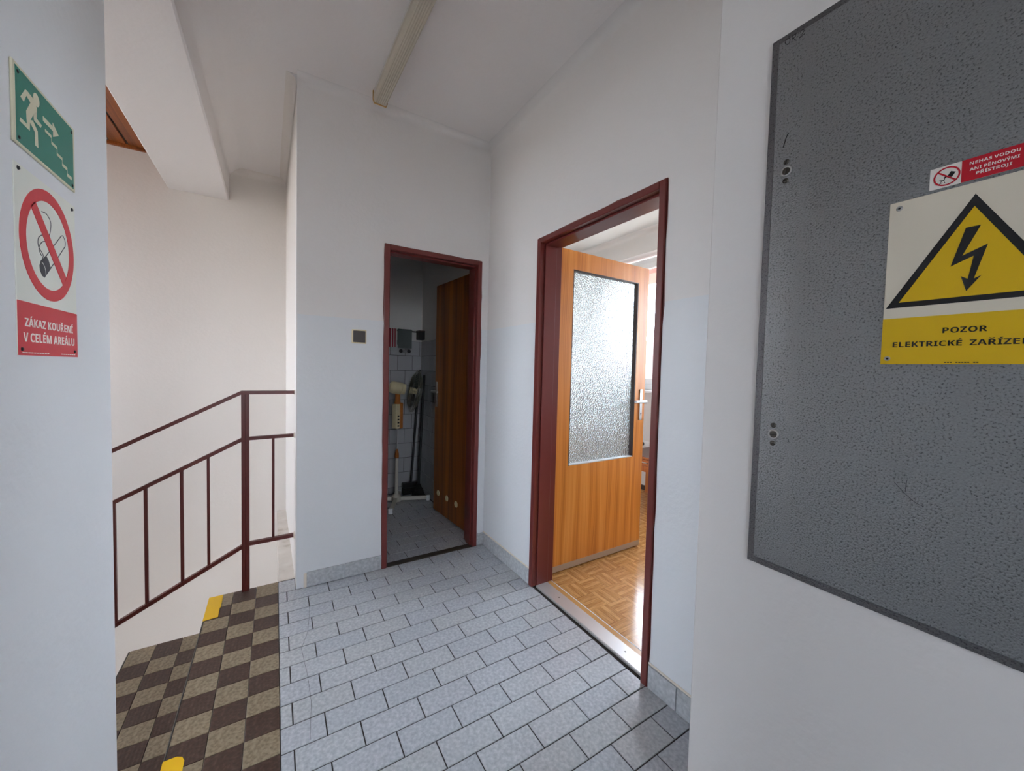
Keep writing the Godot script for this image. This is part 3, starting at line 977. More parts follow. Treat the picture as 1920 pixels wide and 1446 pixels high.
# ------------------------------------------------------------------ room behind the glazed door
func build_room():
	var top := 3.0
	var zn := 0.9
	var zf := -3.95
	# window wall: opening z -3.72..-1.95, y 1.06..2.573
	var st := S()
	var xo := XW + 0.3
	box(st, Vector3(XW, -0.2, zf), Vector3(xo, 1.06, zn))
	box(st, Vector3(XW, 2.573, zf), Vector3(xo, top, zn))
	box(st, Vector3(XW, 1.06, zf), Vector3(xo, 2.573, -3.74))
	box(st, Vector3(XW, 1.06, -1.75), Vector3(xo, 2.573, -1.45))
	box(st, Vector3(XW, 1.06, -0.35), Vector3(xo, 2.573, zn))
	cove(st, Vector3(XW, CEIL, zf), Vector3(XW, CEIL, zn), Vector3(-1, 0, 0), Vector3(0, -1, 0), 0.06)
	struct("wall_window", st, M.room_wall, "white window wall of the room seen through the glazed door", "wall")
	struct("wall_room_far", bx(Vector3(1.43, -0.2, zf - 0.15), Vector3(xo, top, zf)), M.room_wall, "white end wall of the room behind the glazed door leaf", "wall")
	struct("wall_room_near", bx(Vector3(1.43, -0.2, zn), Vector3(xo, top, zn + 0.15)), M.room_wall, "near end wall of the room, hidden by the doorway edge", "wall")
	# floor with parquet blocks
	var fl := struct("floor_room", bx(Vector3(1.386, -0.25, zf), Vector3(XW, -0.0015, zn)), M.parquet_base, "glossy honey-coloured floor of parquet blocks in the room", "floor")
	var b := 0.125
	var gap := 0.0002
	var meshes := []
	for o in 2:
		var q := S()
		var h := b / 2 - gap
		var c := [Vector3(-h, 0, -h), Vector3(h, 0, -h), Vector3(h, 0, h), Vector3(-h, 0, h)]
		var uv := [Vector2(0, 0), Vector2(1, 0), Vector2(1, 1), Vector2(0, 1)] if o == 0 else [Vector2(0, 0), Vector2(0, 1), Vector2(1, 1), Vector2(1, 0)]
		for i in [0, 1, 2, 0, 2, 3]:
			q.set_normal(Vector3.UP); q.set_uv(uv[i]); q.add_vertex(c[i])
		for i in 4:
			var p0: Vector3 = c[i]
			var p1: Vector3 = c[(i + 1) % 4]
			var n := ((p0 + p1) / 2).normalized()
			for v in [p0, p1, p1 + Vector3(0, -0.004, 0), p0, p1 + Vector3(0, -0.004, 0), p0 + Vector3(0, -0.004, 0)]:
				q.set_normal(n); q.set_uv(Vector2.ZERO); q.add_vertex(v)
		meshes.append(q.commit())
	for i in 16:
		for j in 18:
			var x := 1.42 + (i + 0.5) * b
			var z := -2.95 + (j + 0.5) * b
			var m := add(fl, "parquet_block", meshes[(i + j) % 2], M.parquet[rng.randi() % 3])
			m.position = Vector3(x, rng.randf_range(-0.0001, 0.0001), z)
	add(fl, "edge_strip", bx(Vector3(1.386, -0.002, -1.79), Vector3(1.418, 0.002, -1.0), 0.001), M.parquet_base)
	add(fl, "edge_bead", bx(Vector3(1.417, -0.002, -1.79), Vector3(1.423, 0.0035, -1.0), 0.002), M.pvc)
	# skirting, window, sill
	struct("baseboard_window", bx(Vector3(XW - 0.014, 0, zf), Vector3(XW, 0.052, zn), 0.003), M.bead, "dark brown skirting board below the room window", "skirting")
	var w := thing("window_1", "white plastic window of the room, bright with daylight", "window", T(Vector3(XW + 0.15, 1.085, -1.80), PI / 2), "", "structure")
	# local x runs towards -z, y up; towards the room is local -z? the frame is symmetrical
	var Wd := 1.9
	var H := 1.46
	st = S()
	box(st, Vector3(0, 0, -0.035), Vector3(Wd, 0.07, 0.035), 0.004)
	box(st, Vector3(0, H - 0.06, -0.035), Vector3(Wd, H, 0.035), 0.004)
	box(st, Vector3(0, 0.07, -0.035), Vector3(0.06, H - 0.06, 0.035), 0.004)
	box(st, Vector3(Wd - 0.06, 0.07, -0.035), Vector3(Wd, H - 0.06, 0.035), 0.004)
	box(st, Vector3(1.19, 0.07, -0.035), Vector3(1.27, H - 0.06, 0.035), 0.004)
	add(w, "frame", st, M.pvc)
	for s in [[0.05, 1.20], [1.26, Wd - 0.05]]:
		st = S()
		var ya := 0.058
		var yb := H - 0.05
		box(st, Vector3(s[0], ya, -0.05), Vector3(s[1], ya + 0.07, -0.02), 0.006)
		box(st, Vector3(s[0], yb - 0.07, -0.05), Vector3(s[1], yb, -0.02), 0.006)
		box(st, Vector3(s[0], ya + 0.07, -0.05), Vector3(s[0] + 0.065, yb - 0.07, -0.02), 0.006)
		box(st, Vector3(s[1] - 0.065, ya + 0.07, -0.05), Vector3(s[1], yb - 0.07, -0.02), 0.006)
		add(w, "sash", st, M.pvc)
		add(w, "pane", bx(Vector3(s[0] + 0.06, ya + 0.06, -0.032), Vector3(s[1] - 0.06, yb - 0.06, -0.026)), M.pane)
	struct("trim_4", bx(Vector3(XW - 0.05, 1.058, -3.76), Vector3(XW + 0.13, 1.086, -1.73), 0.006), M.pvc, "white window sill board below the room window", "sill")
	window_unit("window_4", Transform3D(Basis(Vector3.UP, PI / 2), Vector3(XW + 0.15, 1.06, -0.35)), 1.1, 1.513, [0.5], [], "second white plastic window of the room, beside the first")
	# small desk under the window
	var d := thing("desk", "low orange-brown wooden desk with a dark top under the window", "desk", T(Vector3(2.955, 0, -2.684)))
	var dw := 0.44
	var dd := 0.45
	add(d, "top", bx(Vector3(0, 0.458, 0), Vector3(dd, 0.4815, dw), 0.003), M.desk_top)
	add(d, "top_edge", bx(Vector3(-0.004, 0.459, -0.003), Vector3(0.002, 0.479, dw + 0.003), 0.002), M.desk)
	for p in [[0.008, 0.005], [0.008, dw - 0.045], [dd - 0.05, 0.005], [dd - 0.05, dw - 0.045]]:
		st = S()
		box(st, Vector3(p[0], 0, p[1]), Vector3(p[0] + 0.04, 0.458, p[1] + 0.04), 0.003)
		add(d, "leg", st, M.desk)
	st = S()
	box(st, Vector3(0.045, 0.335, 0.012), Vector3(dd - 0.03, 0.458, 0.03))
	box(st, Vector3(0.045, 0.335, dw - 0.03), Vector3(dd - 0.03, 0.458, dw - 0.012))
	box(st, Vector3(dd - 0.035, 0.335, 0.03), Vector3(dd - 0.02, 0.458, dw - 0.03))
	box(st, Vector3(0.02, 0.335, 0.045), Vector3(0.035, 0.392, dw - 0.045))
	add(d, "apron", st, M.desk)
	var dr := add(d, "drawer", bx(Vector3(0.006, 0.398, 0.048), Vector3(0.03, 0.453, dw - 0.048), 0.003), M.desk)
	st = S()
	for zz in [0.28, 0.34]:
		cyl(st, Vector3(0.006, 0.43, zz), Vector3(-0.012, 0.43, zz), 0.003, 0.003, 8)
	box(st, Vector3(-0.016, 0.425, 0.275), Vector3(-0.011, 0.435, 0.345), 0.002)
	add(dr, "handle", st, M.steel)
	# socket
	var so := thing("wall_socket", "white double wall socket above the desk in the room", "socket", T(Vector3(XW, 0.5, -2.742), -PI / 2))
	add(so, "plate", bx(Vector3(-0.06, -0.04, 0), Vector3(0.06, 0.04, 0.012), 0.004), M.pvc)
	for x in [-0.03, 0.03]:
		st = S()
		lathe(st, [Vector2(0, 0.002), Vector2(0.017, 0.002), Vector2(0.019, 0.006), Vector2(0.0215, 0.006), Vector2(0.0215, 0)], 20, Transform3D(Basis(Vector3.RIGHT, PI / 2), Vector3(x, 0, 0.012)))
		add(so, "outlet", st, M.pvc if x > 0 else M.switch_brown)

# ------------------------------------------------------------------ closet
func build_closet():
	# floor
	var fl := struct("floor_closet", bx(Vector3(0.2, -0.25, ZF), Vector3(XR, -0.003, ZB - 0.1401)), M.grout, "shaded grey tile floor of the closet", "floor")
	var g := 0.004
	for r in 14:
		var z1 := ZB - 0.052 - r * 0.103 - g / 2
		var z0 := maxf(z1 - 0.103 + g, ZF + 0.002)
		var x := (0.0546 if r % 2 == 0 else 0.16) + 0.085 - 0.2054
		while x < XR:
			var a := maxf(x + g / 2, 0.203)
			var b := minf(x + 0.2054 - g / 2, XR - 0.01)
			if z1 > ZB - 0.14:
				a = maxf(a, 0.594); b = minf(b, 1.198)
			if b - a > 0.015 and z1 - z0 > 0.02:
				lay_tile(fl, "tile", a, b, z0, z1, 0, 0.008, M.tile[rng.randi() % 4])
			x += 0.2054
	# painted upper walls and tiled lower walls
	var back := struct("wall_closet_back", bx(Vector3(0.2, 0, ZF), Vector3(XR - 0.012, CEIL, ZF + 0.004)), M.closet_wall, "grey back wall of the closet, its lower part tiled", "wall")
	var right := struct("wall_closet_right", bx(Vector3(XR - 0.004, 0, ZF + 0.004), Vector3(XR, CEIL, ZB - 0.14)), M.closet_wall, "grey side wall of the closet beside the open door", "wall")
	var left := struct("wall_closet_left", bx(Vector3(0.2, 0, ZF + 0.004), Vector3(0.204, CEIL, ZB - 0.14)), M.closet_wall, "grey left wall of the closet, out of sight", "wall")
	left.set_meta("kind", "structure")
	for w in 2:
		var par: Node = back if w == 0 else right
		var gst := S()
		if w == 0: box(gst, Vector3(0.204, 0.001, ZF + 0.004), Vector3(XR - 0.008, 1.532, ZF + 0.006))
		else: box(gst, Vector3(XR - 0.006, 0.001, ZF + 0.006), Vector3(XR - 0.004, 1.532, -3.0))
		add(par, "grout", gst, M.grout)
		for r in 11:
			var y1 := 1.5302 - r * 0.147
			var y0 := maxf(y1 - 0.1435, 0.004)
			if y1 - y0 < 0.02: continue
			var off := 0.0 if r % 2 == 0 else 0.0735
			var n := 9 if w == 0 else 6
			for k in n:
				if w == 0:
					var a := maxf(0.9603 - 0.147 * 6 + off + k * 0.147 + 0.0018, 0.206)
					var b := minf(0.9603 - 0.147 * 6 + off + (k + 1) * 0.147 - 0.0018, XR - 0.012)
					if b - a < 0.006: continue
					var o := add(par, "wall_tile", tile_mesh(b - a, y1 - y0, 0.006), M.closet_tile)
					o.transform = Transform3D(Basis(Vector3.RIGHT, PI / 2), Vector3((a + b) / 2, (y0 + y1) / 2, ZF + 0.009))
				else:
					var a := maxf(ZF + 0.01 - off + k * 0.147 + 0.0018, ZF + 0.012)
					var b := ZF + 0.01 - off + (k + 1) * 0.147 - 0.0018
					if b - a < 0.02: continue
					var o := add(par, "wall_tile", tile_mesh(b - a, y1 - y0, 0.006), M.closet_tile)
					o.transform = Transform3D(Basis(Vector3.UP, -PI / 2) * Basis(Vector3.RIGHT, PI / 2), Vector3(XR - 0.009, (y0 + y1) / 2, (a + b) / 2))
	build_fan()
	# towel rod with two towels
	var zt := ZF + 0.06
	var rod := thing("towel_rod", "thin dark towel rod on the closet back wall", "rod")
	var st := S()
	cyl(st, Vector3(0.80, 1.632, zt), Vector3(1.225, 1.622, zt), 0.006, 0.006, 10)
	add(rod, "rod", st, M.steel_dark)
	st = S()
	cyl(st, Vector3(0.82, 1.632, ZF), Vector3(0.82, 1.632, zt), 0.007, 0.007, 8)
	add(rod, "bracket", st, M.steel_dark)
	towel("towel", 0.935, 1.007, 1.462, zt, true, "red and white striped towel hanging on the closet rod")
	towel("towel", 1.016, 1.153, 1.455, zt, false, "dark grey towel hanging on the closet rod, right of the striped one")
	var bxn := thing("wall_box", "small dark box in the closet corner at the end of the towel rod", "box")
	add(bxn, "case", bx(Vector3(1.217, 1.547, ZF + 0.005), Vector3(XR - 0.004, 1.633, -3.745), 0.004), M.black)
	add(bxn, "lid", bx(Vector3(1.214, 1.625, ZF + 0.005), Vector3(XR - 0.004, 1.639, -3.742), 0.003), M.bead)
	# tap with two dark knobs
	var tap := thing("wall_tap", "wall tap with two dark knobs under the grey towel in the closet", "tap")
	st = S()
	cyl(st, Vector3(1.045, 1.427, ZF + 0.04), Vector3(1.135, 1.43, ZF + 0.04), 0.011, 0.011, 12)
	add(tap, "body", st, M.steel)
	for x in [1.049, 1.129]:
		st = S()
		lathe(st, [Vector2(0, 0.03), Vector2(0.014, 0.028), Vector2(0.018, 0.02), Vector2(0.016, 0.006), Vector2(0.009, 0)], 14, Transform3D(Basis(Vector3.RIGHT, PI / 2), Vector3(x, 1.4275, ZF + 0.045)))
		add(tap, "knob", st, M.black)
		st = S()
		cyl(st, Vector3(x, 1.4275, ZF + 0.008), Vector3(x, 1.4275, ZF + 0.045), 0.008, 0.008, 10)
		add(tap, "pipe", st, M.steel)
	# broom and mop leaning in the corner
	for k in 2:
		var top := [Vector3(1.247, 1.25, -3.80), Vector3(1.262, 1.20, -3.70)][k] as Vector3
		var foot := [Vector3(1.165, 0.11, -3.77), Vector3(1.205, 0.10, -3.655)][k] as Vector3
		var o := thing(["broom", "mop"][k], ["dark broom with a long stick leaning in the closet corner", "dark mop with a long stick leaning right of the broom"][k], ["broom", "mop"][k])
		st = S()
		lathe(st, [Vector2(0, 0), Vector2(0.012, 0), Vector2(0.0115, foot.distance_to(top) - 0.012), Vector2(0.008, foot.distance_to(top) - 0.003), Vector2(0, foot.distance_to(top))], 12, axis_xf(foot, top))
		add(o, "stick", st, M.black)
		st = S()
		if k == 0:
			box(st, Vector3(foot.x - 0.09, 0.065, foot.z - 0.03), Vector3(foot.x + 0.07, 0.115, foot.z + 0.03), 0.008)
			add(o, "head", st, M.black)
			st = S()
			for q in 40:
				var px := foot.x - 0.085 + 0.15 * (q % 20) / 19.0
				var pz := foot.z + (-0.018 if q < 20 else 0.018)
				cyl(st, Vector3(px, 0.07, pz), Vector3(px + rng.randf_range(-0.006, 0.006), 0.0, pz * 1.0 + (0.006 if q >= 20 else -0.006)), 0.004, 0.006, 5)
			var br := add(o, "bristles", st, M.bristle)
			br.set_meta("kind", "stuff")
		else:
			lathe(st, [Vector2(0, 0.13), Vector2(0.02, 0.12), Vector2(0.03, 0.09), Vector2(0.05, 0.03), Vector2(0.058, 0), Vector2(0, 0)], 12, T(Vector3(foot.x, 0, foot.z)))
			for q in 14:
				var an := TAU * q / 14.0
				tube(st, [Vector3(foot.x, 0.12, foot.z), Vector3(foot.x + cos(an) * 0.04, 0.07, foot.z + sin(an) * 0.04), Vector3(foot.x + cos(an) * 0.062, 0.004, foot.z + sin(an) * 0.062)], 0.005, 5)
			add(o, "head", st, M.bristle)

func towel(called: String, x0: float, x1: float, y0: float, zt: float, striped: bool, label: String):
	var o := thing(called, label, "towel")
	var n := 18
	var cols := 6 if striped else 1
	for c in cols:
		var st := S()
		var a := lerpf(x0, x1, float(c) / cols)
		var b := lerpf(x0, x1, float(c + 1) / cols)
		# over the rod: front flap, top, back flap
		var path := []
		for i in n + 1:
			path.append(Vector2(y0 + (1.628 - y0) * i / n, zt + 0.009))
		for i in range(1, 6):
			var t := PI * i / 6.0
			path.append(Vector2(1.628 + 0.012 * sin(t), zt + 0.009 * cos(t)))
		for i in 8:
			path.append(Vector2(1.628 - 0.02 * i, zt - 0.009))
		for i in path.size() - 1:
			var m := 3
			for j in m:
				var q := []
				var ns := []
				for e in [[i, j], [i, j + 1], [i + 1, j + 1], [i + 1, j]]:
					var p: Vector2 = path[e[0]]
					var x := lerpf(a, b, float(e[1]) / m)
					var wave := 0.004 * sin(x * 90.0 + p.x * 6.0)
					q.append(Vector3(x, p.x, p.y + wave))
				var nn: Vector3 = (q[2] - q[0]).cross(q[1] - q[0]).normalized()
				quad(st, q[0], q[1], q[2], q[3], nn)
				for e in 4: q[e] = q[e] - nn * 0.003
				quad(st, q[0], q[1], q[2], q[3], -nn)
		var p := add(o, "stripe" if striped else "cloth", st, (M.towel_red if c % 2 == 0 else M.towel_white) if striped else M.towel_grey)
		if striped: p.set_meta("label", "red stripe" if c % 2 == 0 else "white stripe")

func build_fan():
	var o := thing("pedestal_fan", "cream and orange pedestal fan with a wire cage standing in the closet", "fan", T(Vector3(0.974, 0, -3.6)))
	# feet: a cross
	for k in 4:
		var an := [atan2(0.304, -0.131), atan2(0.11, 0.285), atan2(-0.205, 0.088), atan2(-0.07, -0.18)][k] as float
		var len := [0.33, 0.305, 0.2, 0.2][k] as float
		var st := S()
		var xf := Transform3D(Basis(Vector3.UP, -an), Vector3.ZERO)
		box(st, Vector3(0.02, 0.012, -0.016), Vector3(len, 0.046, 0.016), 0.005, xf)
		add(o, "leg", st, M.white_plastic)
		st = S()
		box(st, Vector3(len - 0.03, 0.0, -0.019), Vector3(len + 0.006, 0.049, 0.019), 0.006, xf)
		add(o, "foot_cap", st, M.pvc)
	var st := S()
	lathe(st, [Vector2(0, 0.004), Vector2(0.042, 0.004), Vector2(0.046, 0.02), Vector2(0.044, 0.055), Vector2(0.02, 0.075), Vector2(0.016, 0.09), Vector2(0, 0.09)], 20)
	add(o, "hub", st, M.white_plastic)
	st = S()
	lathe(st, [Vector2(0.0155, 0.06), Vector2(0.0145, 0.42), Vector2(0, 0.42)], 16)
	add(o, "pole", st, M.white_plastic)
	st = S()
	lathe(st, [Vector2(0.0155, 0.415), Vector2(0.019, 0.42), Vector2(0.018, 0.455), Vector2(0.010, 0.495), Vector2(0.006, 0.5)], 16)
	add(o, "collar", st, M.orange_plastic)
	st = S()
	cyl(st, Vector3(0, 0.49, 0), Vector3(0, 0.70, 0), 0.0055, 0.0055, 10)
	add(o, "rod", st, M.steel)
	var ctl := Transform3D(Basis(Vector3.UP, 0.5), Vector3.ZERO)
	st = S()
	box(st, Vector3(-0.042, 0.695, -0.028), Vector3(0.008, 0.925, 0.03), 0.006, ctl)
	add(o, "control_box", st, M.cream)
	st = S()
	box(st, Vector3(0.008, 0.692, -0.03), Vector3(0.046, 0.935, 0.032), 0.007, ctl)
	add(o, "control_cover", st, M.orange_plastic)
	for q in 4:
		st = S()
		box(st, Vector3(-0.026, 0.715 + q * 0.03, 0.029), Vector3(-0.008, 0.728 + q * 0.03, 0.037), 0.002, ctl)
		add(o, "button", st, M.black)
	st = S()
	lathe(st, [Vector2(0.03, 0.925), Vector2(0.024, 0.96), Vector2(0.022, 1.03), Vector2(0, 1.03)], 16)
	add(o, "neck", st, M.orange_plastic)
	# head: axis along hx
	var hx := Vector3(0.97, -0.17, 0.16).normalized()
	var hc := Vector3(-0.075, 1.085, -0.01)
	st = S()
	lathe(st, [Vector2(0, 0), Vector2(0.035, 0.0), Vector2(0.05, 0.01), Vector2(0.056, 0.03), Vector2(0.058, 0.11), Vector2(0.05, 0.118), Vector2(0.05, 0.145), Vector2(0.03, 0.15), Vector2(0, 0.15)], 24, axis_xf(hc, hc + hx))
	add(o, "motor_housing", st, M.cream)
	var gx := axis_xf(hc + hx * 0.235, hc + hx)
	for side in [-1.0, 1.0]:
		st = S()
		var R := 0.2
		for k in 40:
			var an := TAU * k / 40.0
			var d := Vector3(cos(an), 0, sin(an))
			tube(st, [gx * (d * 0.04 + Vector3(0, side * 0.045, 0)), gx * (d * 0.14 + Vector3(0, side * 0.04, 0)), gx * (d * R + Vector3(0, side * 0.006, 0))], 0.0011, 4)
		for rr in [[0.04, 0.045], [0.09, 0.043], [0.14, 0.04], [R, 0.006]]:
			for k in 40:
				var t0 := TAU * k / 40.0
				var t1 := TAU * (k + 1) / 40.0
				cyl(st, gx * Vector3(cos(t0) * rr[0], side * rr[1], sin(t0) * rr[0]), gx * Vector3(cos(t1) * rr[0], side * rr[1], sin(t1) * rr[0]), 0.0014 if rr[0] < R else 0.0028, 0.0014 if rr[0] < R else 0.0028, 4)
		add(o, "wire_cage", st, M.fan_wire)
	st = S()
	lathe(st, [Vector2(0, -0.05), Vector2(0.03, -0.05), Vector2(0.03, 0.02), Vector2(0, 0.03)], 16, gx)
	add(o, "blade_hub", st, M.cream)
	for k in 4:
		st = S()
		var an := TAU * k / 4.0 + 0.4
		var bl := PackedVector2Array([Vector2(0.025, -0.015), Vector2(0.09, -0.06), Vector2(0.165, -0.055), Vector2(0.178, 0.0), Vector2(0.15, 0.045), Vector2(0.08, 0.03), Vector2(0.025, 0.015)])
		prism(st, bl, -0.001, 0.001, gx * Transform3D(Basis(Vector3.UP, an) * Basis(Vector3.RIGHT, PI / 2 + 0.4), Vector3.ZERO))
		add(o, "blade", st, M.fan_blade)

# ------------------------------------------------------------------ signs on the left wall
func build_signs():
	var e := thing("exit_sign", "green emergency exit sign with a running figure and steps going down", "sign", T(Vector3(XL, 1.65625, -1.01295), PI / 2))
	add(e, "plate", bx(Vector3(-0.1055, -0.0615, 0.0), Vector3(0.1055, 0.0615, 0.003), 0.001), M.sign_cream)
	poly(e, "green_field", rect(-98, -57, 98, 56), 0.003, M.sign_green)
	var z := 0.0033
	var st := S()
	var hd := PackedVector2Array()
	for k in 24:
		hd.append(Vector2(-0.0375 + 0.0098 * cos(TAU * k / 24), 0.0365 + 0.0103 * sin(TAU * k / 24)))
	prism(st, hd, z, z + 0.0003)
	for a in [[-85, 15, -71, 34, -66, 35, -47, 33, -56, 22, -68, 26, -76, 12], [-56, 22, -47, 33, -36.5, 24, -37, 16, -49, 6, -58.5, -8, -69, -9, -69.5, 2],
			[-48, 8, -37.2, 18, -37.8, 6.4, -21.5, 4, -25, -2, -46, -1], [-69, -7, -58.6, -7.8, -60.6, -24.6, -89, -24, -87, -17.7, -68, -18],
			[-60, -7.5, -49.9, -3, -35.5, -13.3, -34.7, -39.8, -44.6, -39.9, -44.7, -18.5, -59, -11]]:
		prism(st, mm(a), z, z + 0.0003)
	add(e, "running_figure", st, M.sign_cream)
	poly(e, "arrow", [-17, 22, 17, 22, 17, 28.5, 39.5, 16, 17.5, 4, 17.5, 14, -17, 14], z, M.sign_cream)
	st = S()
	for a in [rect(-11, -1.2, 11.5, 3.6), rect(10.8, -11.4, 32, -6.6), rect(30.5, -22.2, 51.5, -17.4), rect(50.4, -32.8, 70.8, -27.2), rect(69.8, -43.4, 89, -37.5),
			rect(10.9, -6.6, 12.1, -1.2), rect(31.0, -17.4, 32.2, -11.4), rect(50.4, -27.2, 51.6, -22.2), rect(69.9, -37.5, 71.0, -32.8)]:
		prism(st, mm(a), z, z + 0.0003)
	add(e, "stair_symbol", st, M.sign_cream)
	for p in [[-91, 49], [92, 49], [-91, -50], [92, -52]]:
		st = S()
		lathe(st, [Vector2(0, 0.0016), Vector2(0.002, 0.0014), Vector2(0.0032, 0)], 12, Transform3D(Basis(Vector3.RIGHT, PI / 2), Vector3(p[0] * 0.001, p[1] * 0.001, 0.003)))
		add(e, "nail", st, M.ink)

	var s := thing("no_smoking_sign", "white and red no smoking sign below the green exit sign", "sign", T(Vector3(XL, 1.4183, -1.0135), PI / 2))
	add(s, "plate", bx(Vector3(-0.105, -0.1487, 0.0), Vector3(0.105, 0.1487, 0.0015), 0.0005), M.sign_white)
	poly(s, "red_field", rect(-105, -148.7, 105, -63), 0.0015, M.sign_red)
	z = 0.0015
	# cigarette outline and smoke
	st = S()
	strokes(st, [[-30, 12, -12.3, 25, 45, 75], curve([45, 75, 53, 77, 61, 68, 59.6, 59]), [59.6, 59.2, 28.6, 30.2, -19.4, -13],
		curve([-24, 97, -7, 98, 6.5, 88, 3.9, 70, -4, 58]), curve([-20, 60, -36, 50, -38, 37, -30, 30, -22, 24, -25, 17]), curve([-8, 50, -22, 47, -33, 38, -35, 30, -28, 22])], 1.5, z)
	add(s, "cigarette_outline", st, M.print_grey)
	st = S()
	prism(st, mm([-30.5, 13, -12.3, 25.5, -4, 19, 3, 7, -19.4, -13.5, -27, -12, -34, -4, -35, 4]), z, z + 0.0004)
	add(s, "cigarette_tip", st, M.print_grey)
	st = S()
	strokes(st, [curve([-28, 11, -22, 8, -16, 0, -15, -9])], 1.4, z + 0.0003)
	add(s, "ash_line", st, M.sign_white)
	st = S()
	ring(st, Vector2(0, 0.0435), 0.0755, 0.0945, z, z + 0.0006)
	prism(st, mm([-59.5, 95, -45, 108, 61, 1.5, 49, -16]), z, z + 0.0006)
	add(s, "prohibition_ring", st, M.sign_red)
	lettering(s, "lettering", "ZÁKAZ KOUŘENÍ", 0, -95.5, 170, 13.5, 0.0018, M.print_white)
	lettering(s, "lettering", "V CELÉM AREÁLU", 0, -119.5, 180, 14.5, 0.0018, M.print_white)
	st = S()
	for q in 22:
		var x0 := -94.0 + q * 8.6
		if q > 9 and q < 15: continue
		prism(st, mm(rect(x0, -145.0, x0 + 6.5, -143.4)), 0.0018, 0.002)
	add(s, "fine_print", st, M.print_white)
	for p in [[-93, 141], [91, 139], [-95, -139], [91, -138]]:
		st = S()
		lathe(st, [Vector2(0, 0.0022), Vector2(0.0022, 0.002), Vector2(0.0034, 0)], 12, Transform3D(Basis(Vector3.RIGHT, PI / 2), Vector3(p[0] * 0.001, p[1] * 0.001, 0.0015)))
		add(s, "nail", st, M.ink)

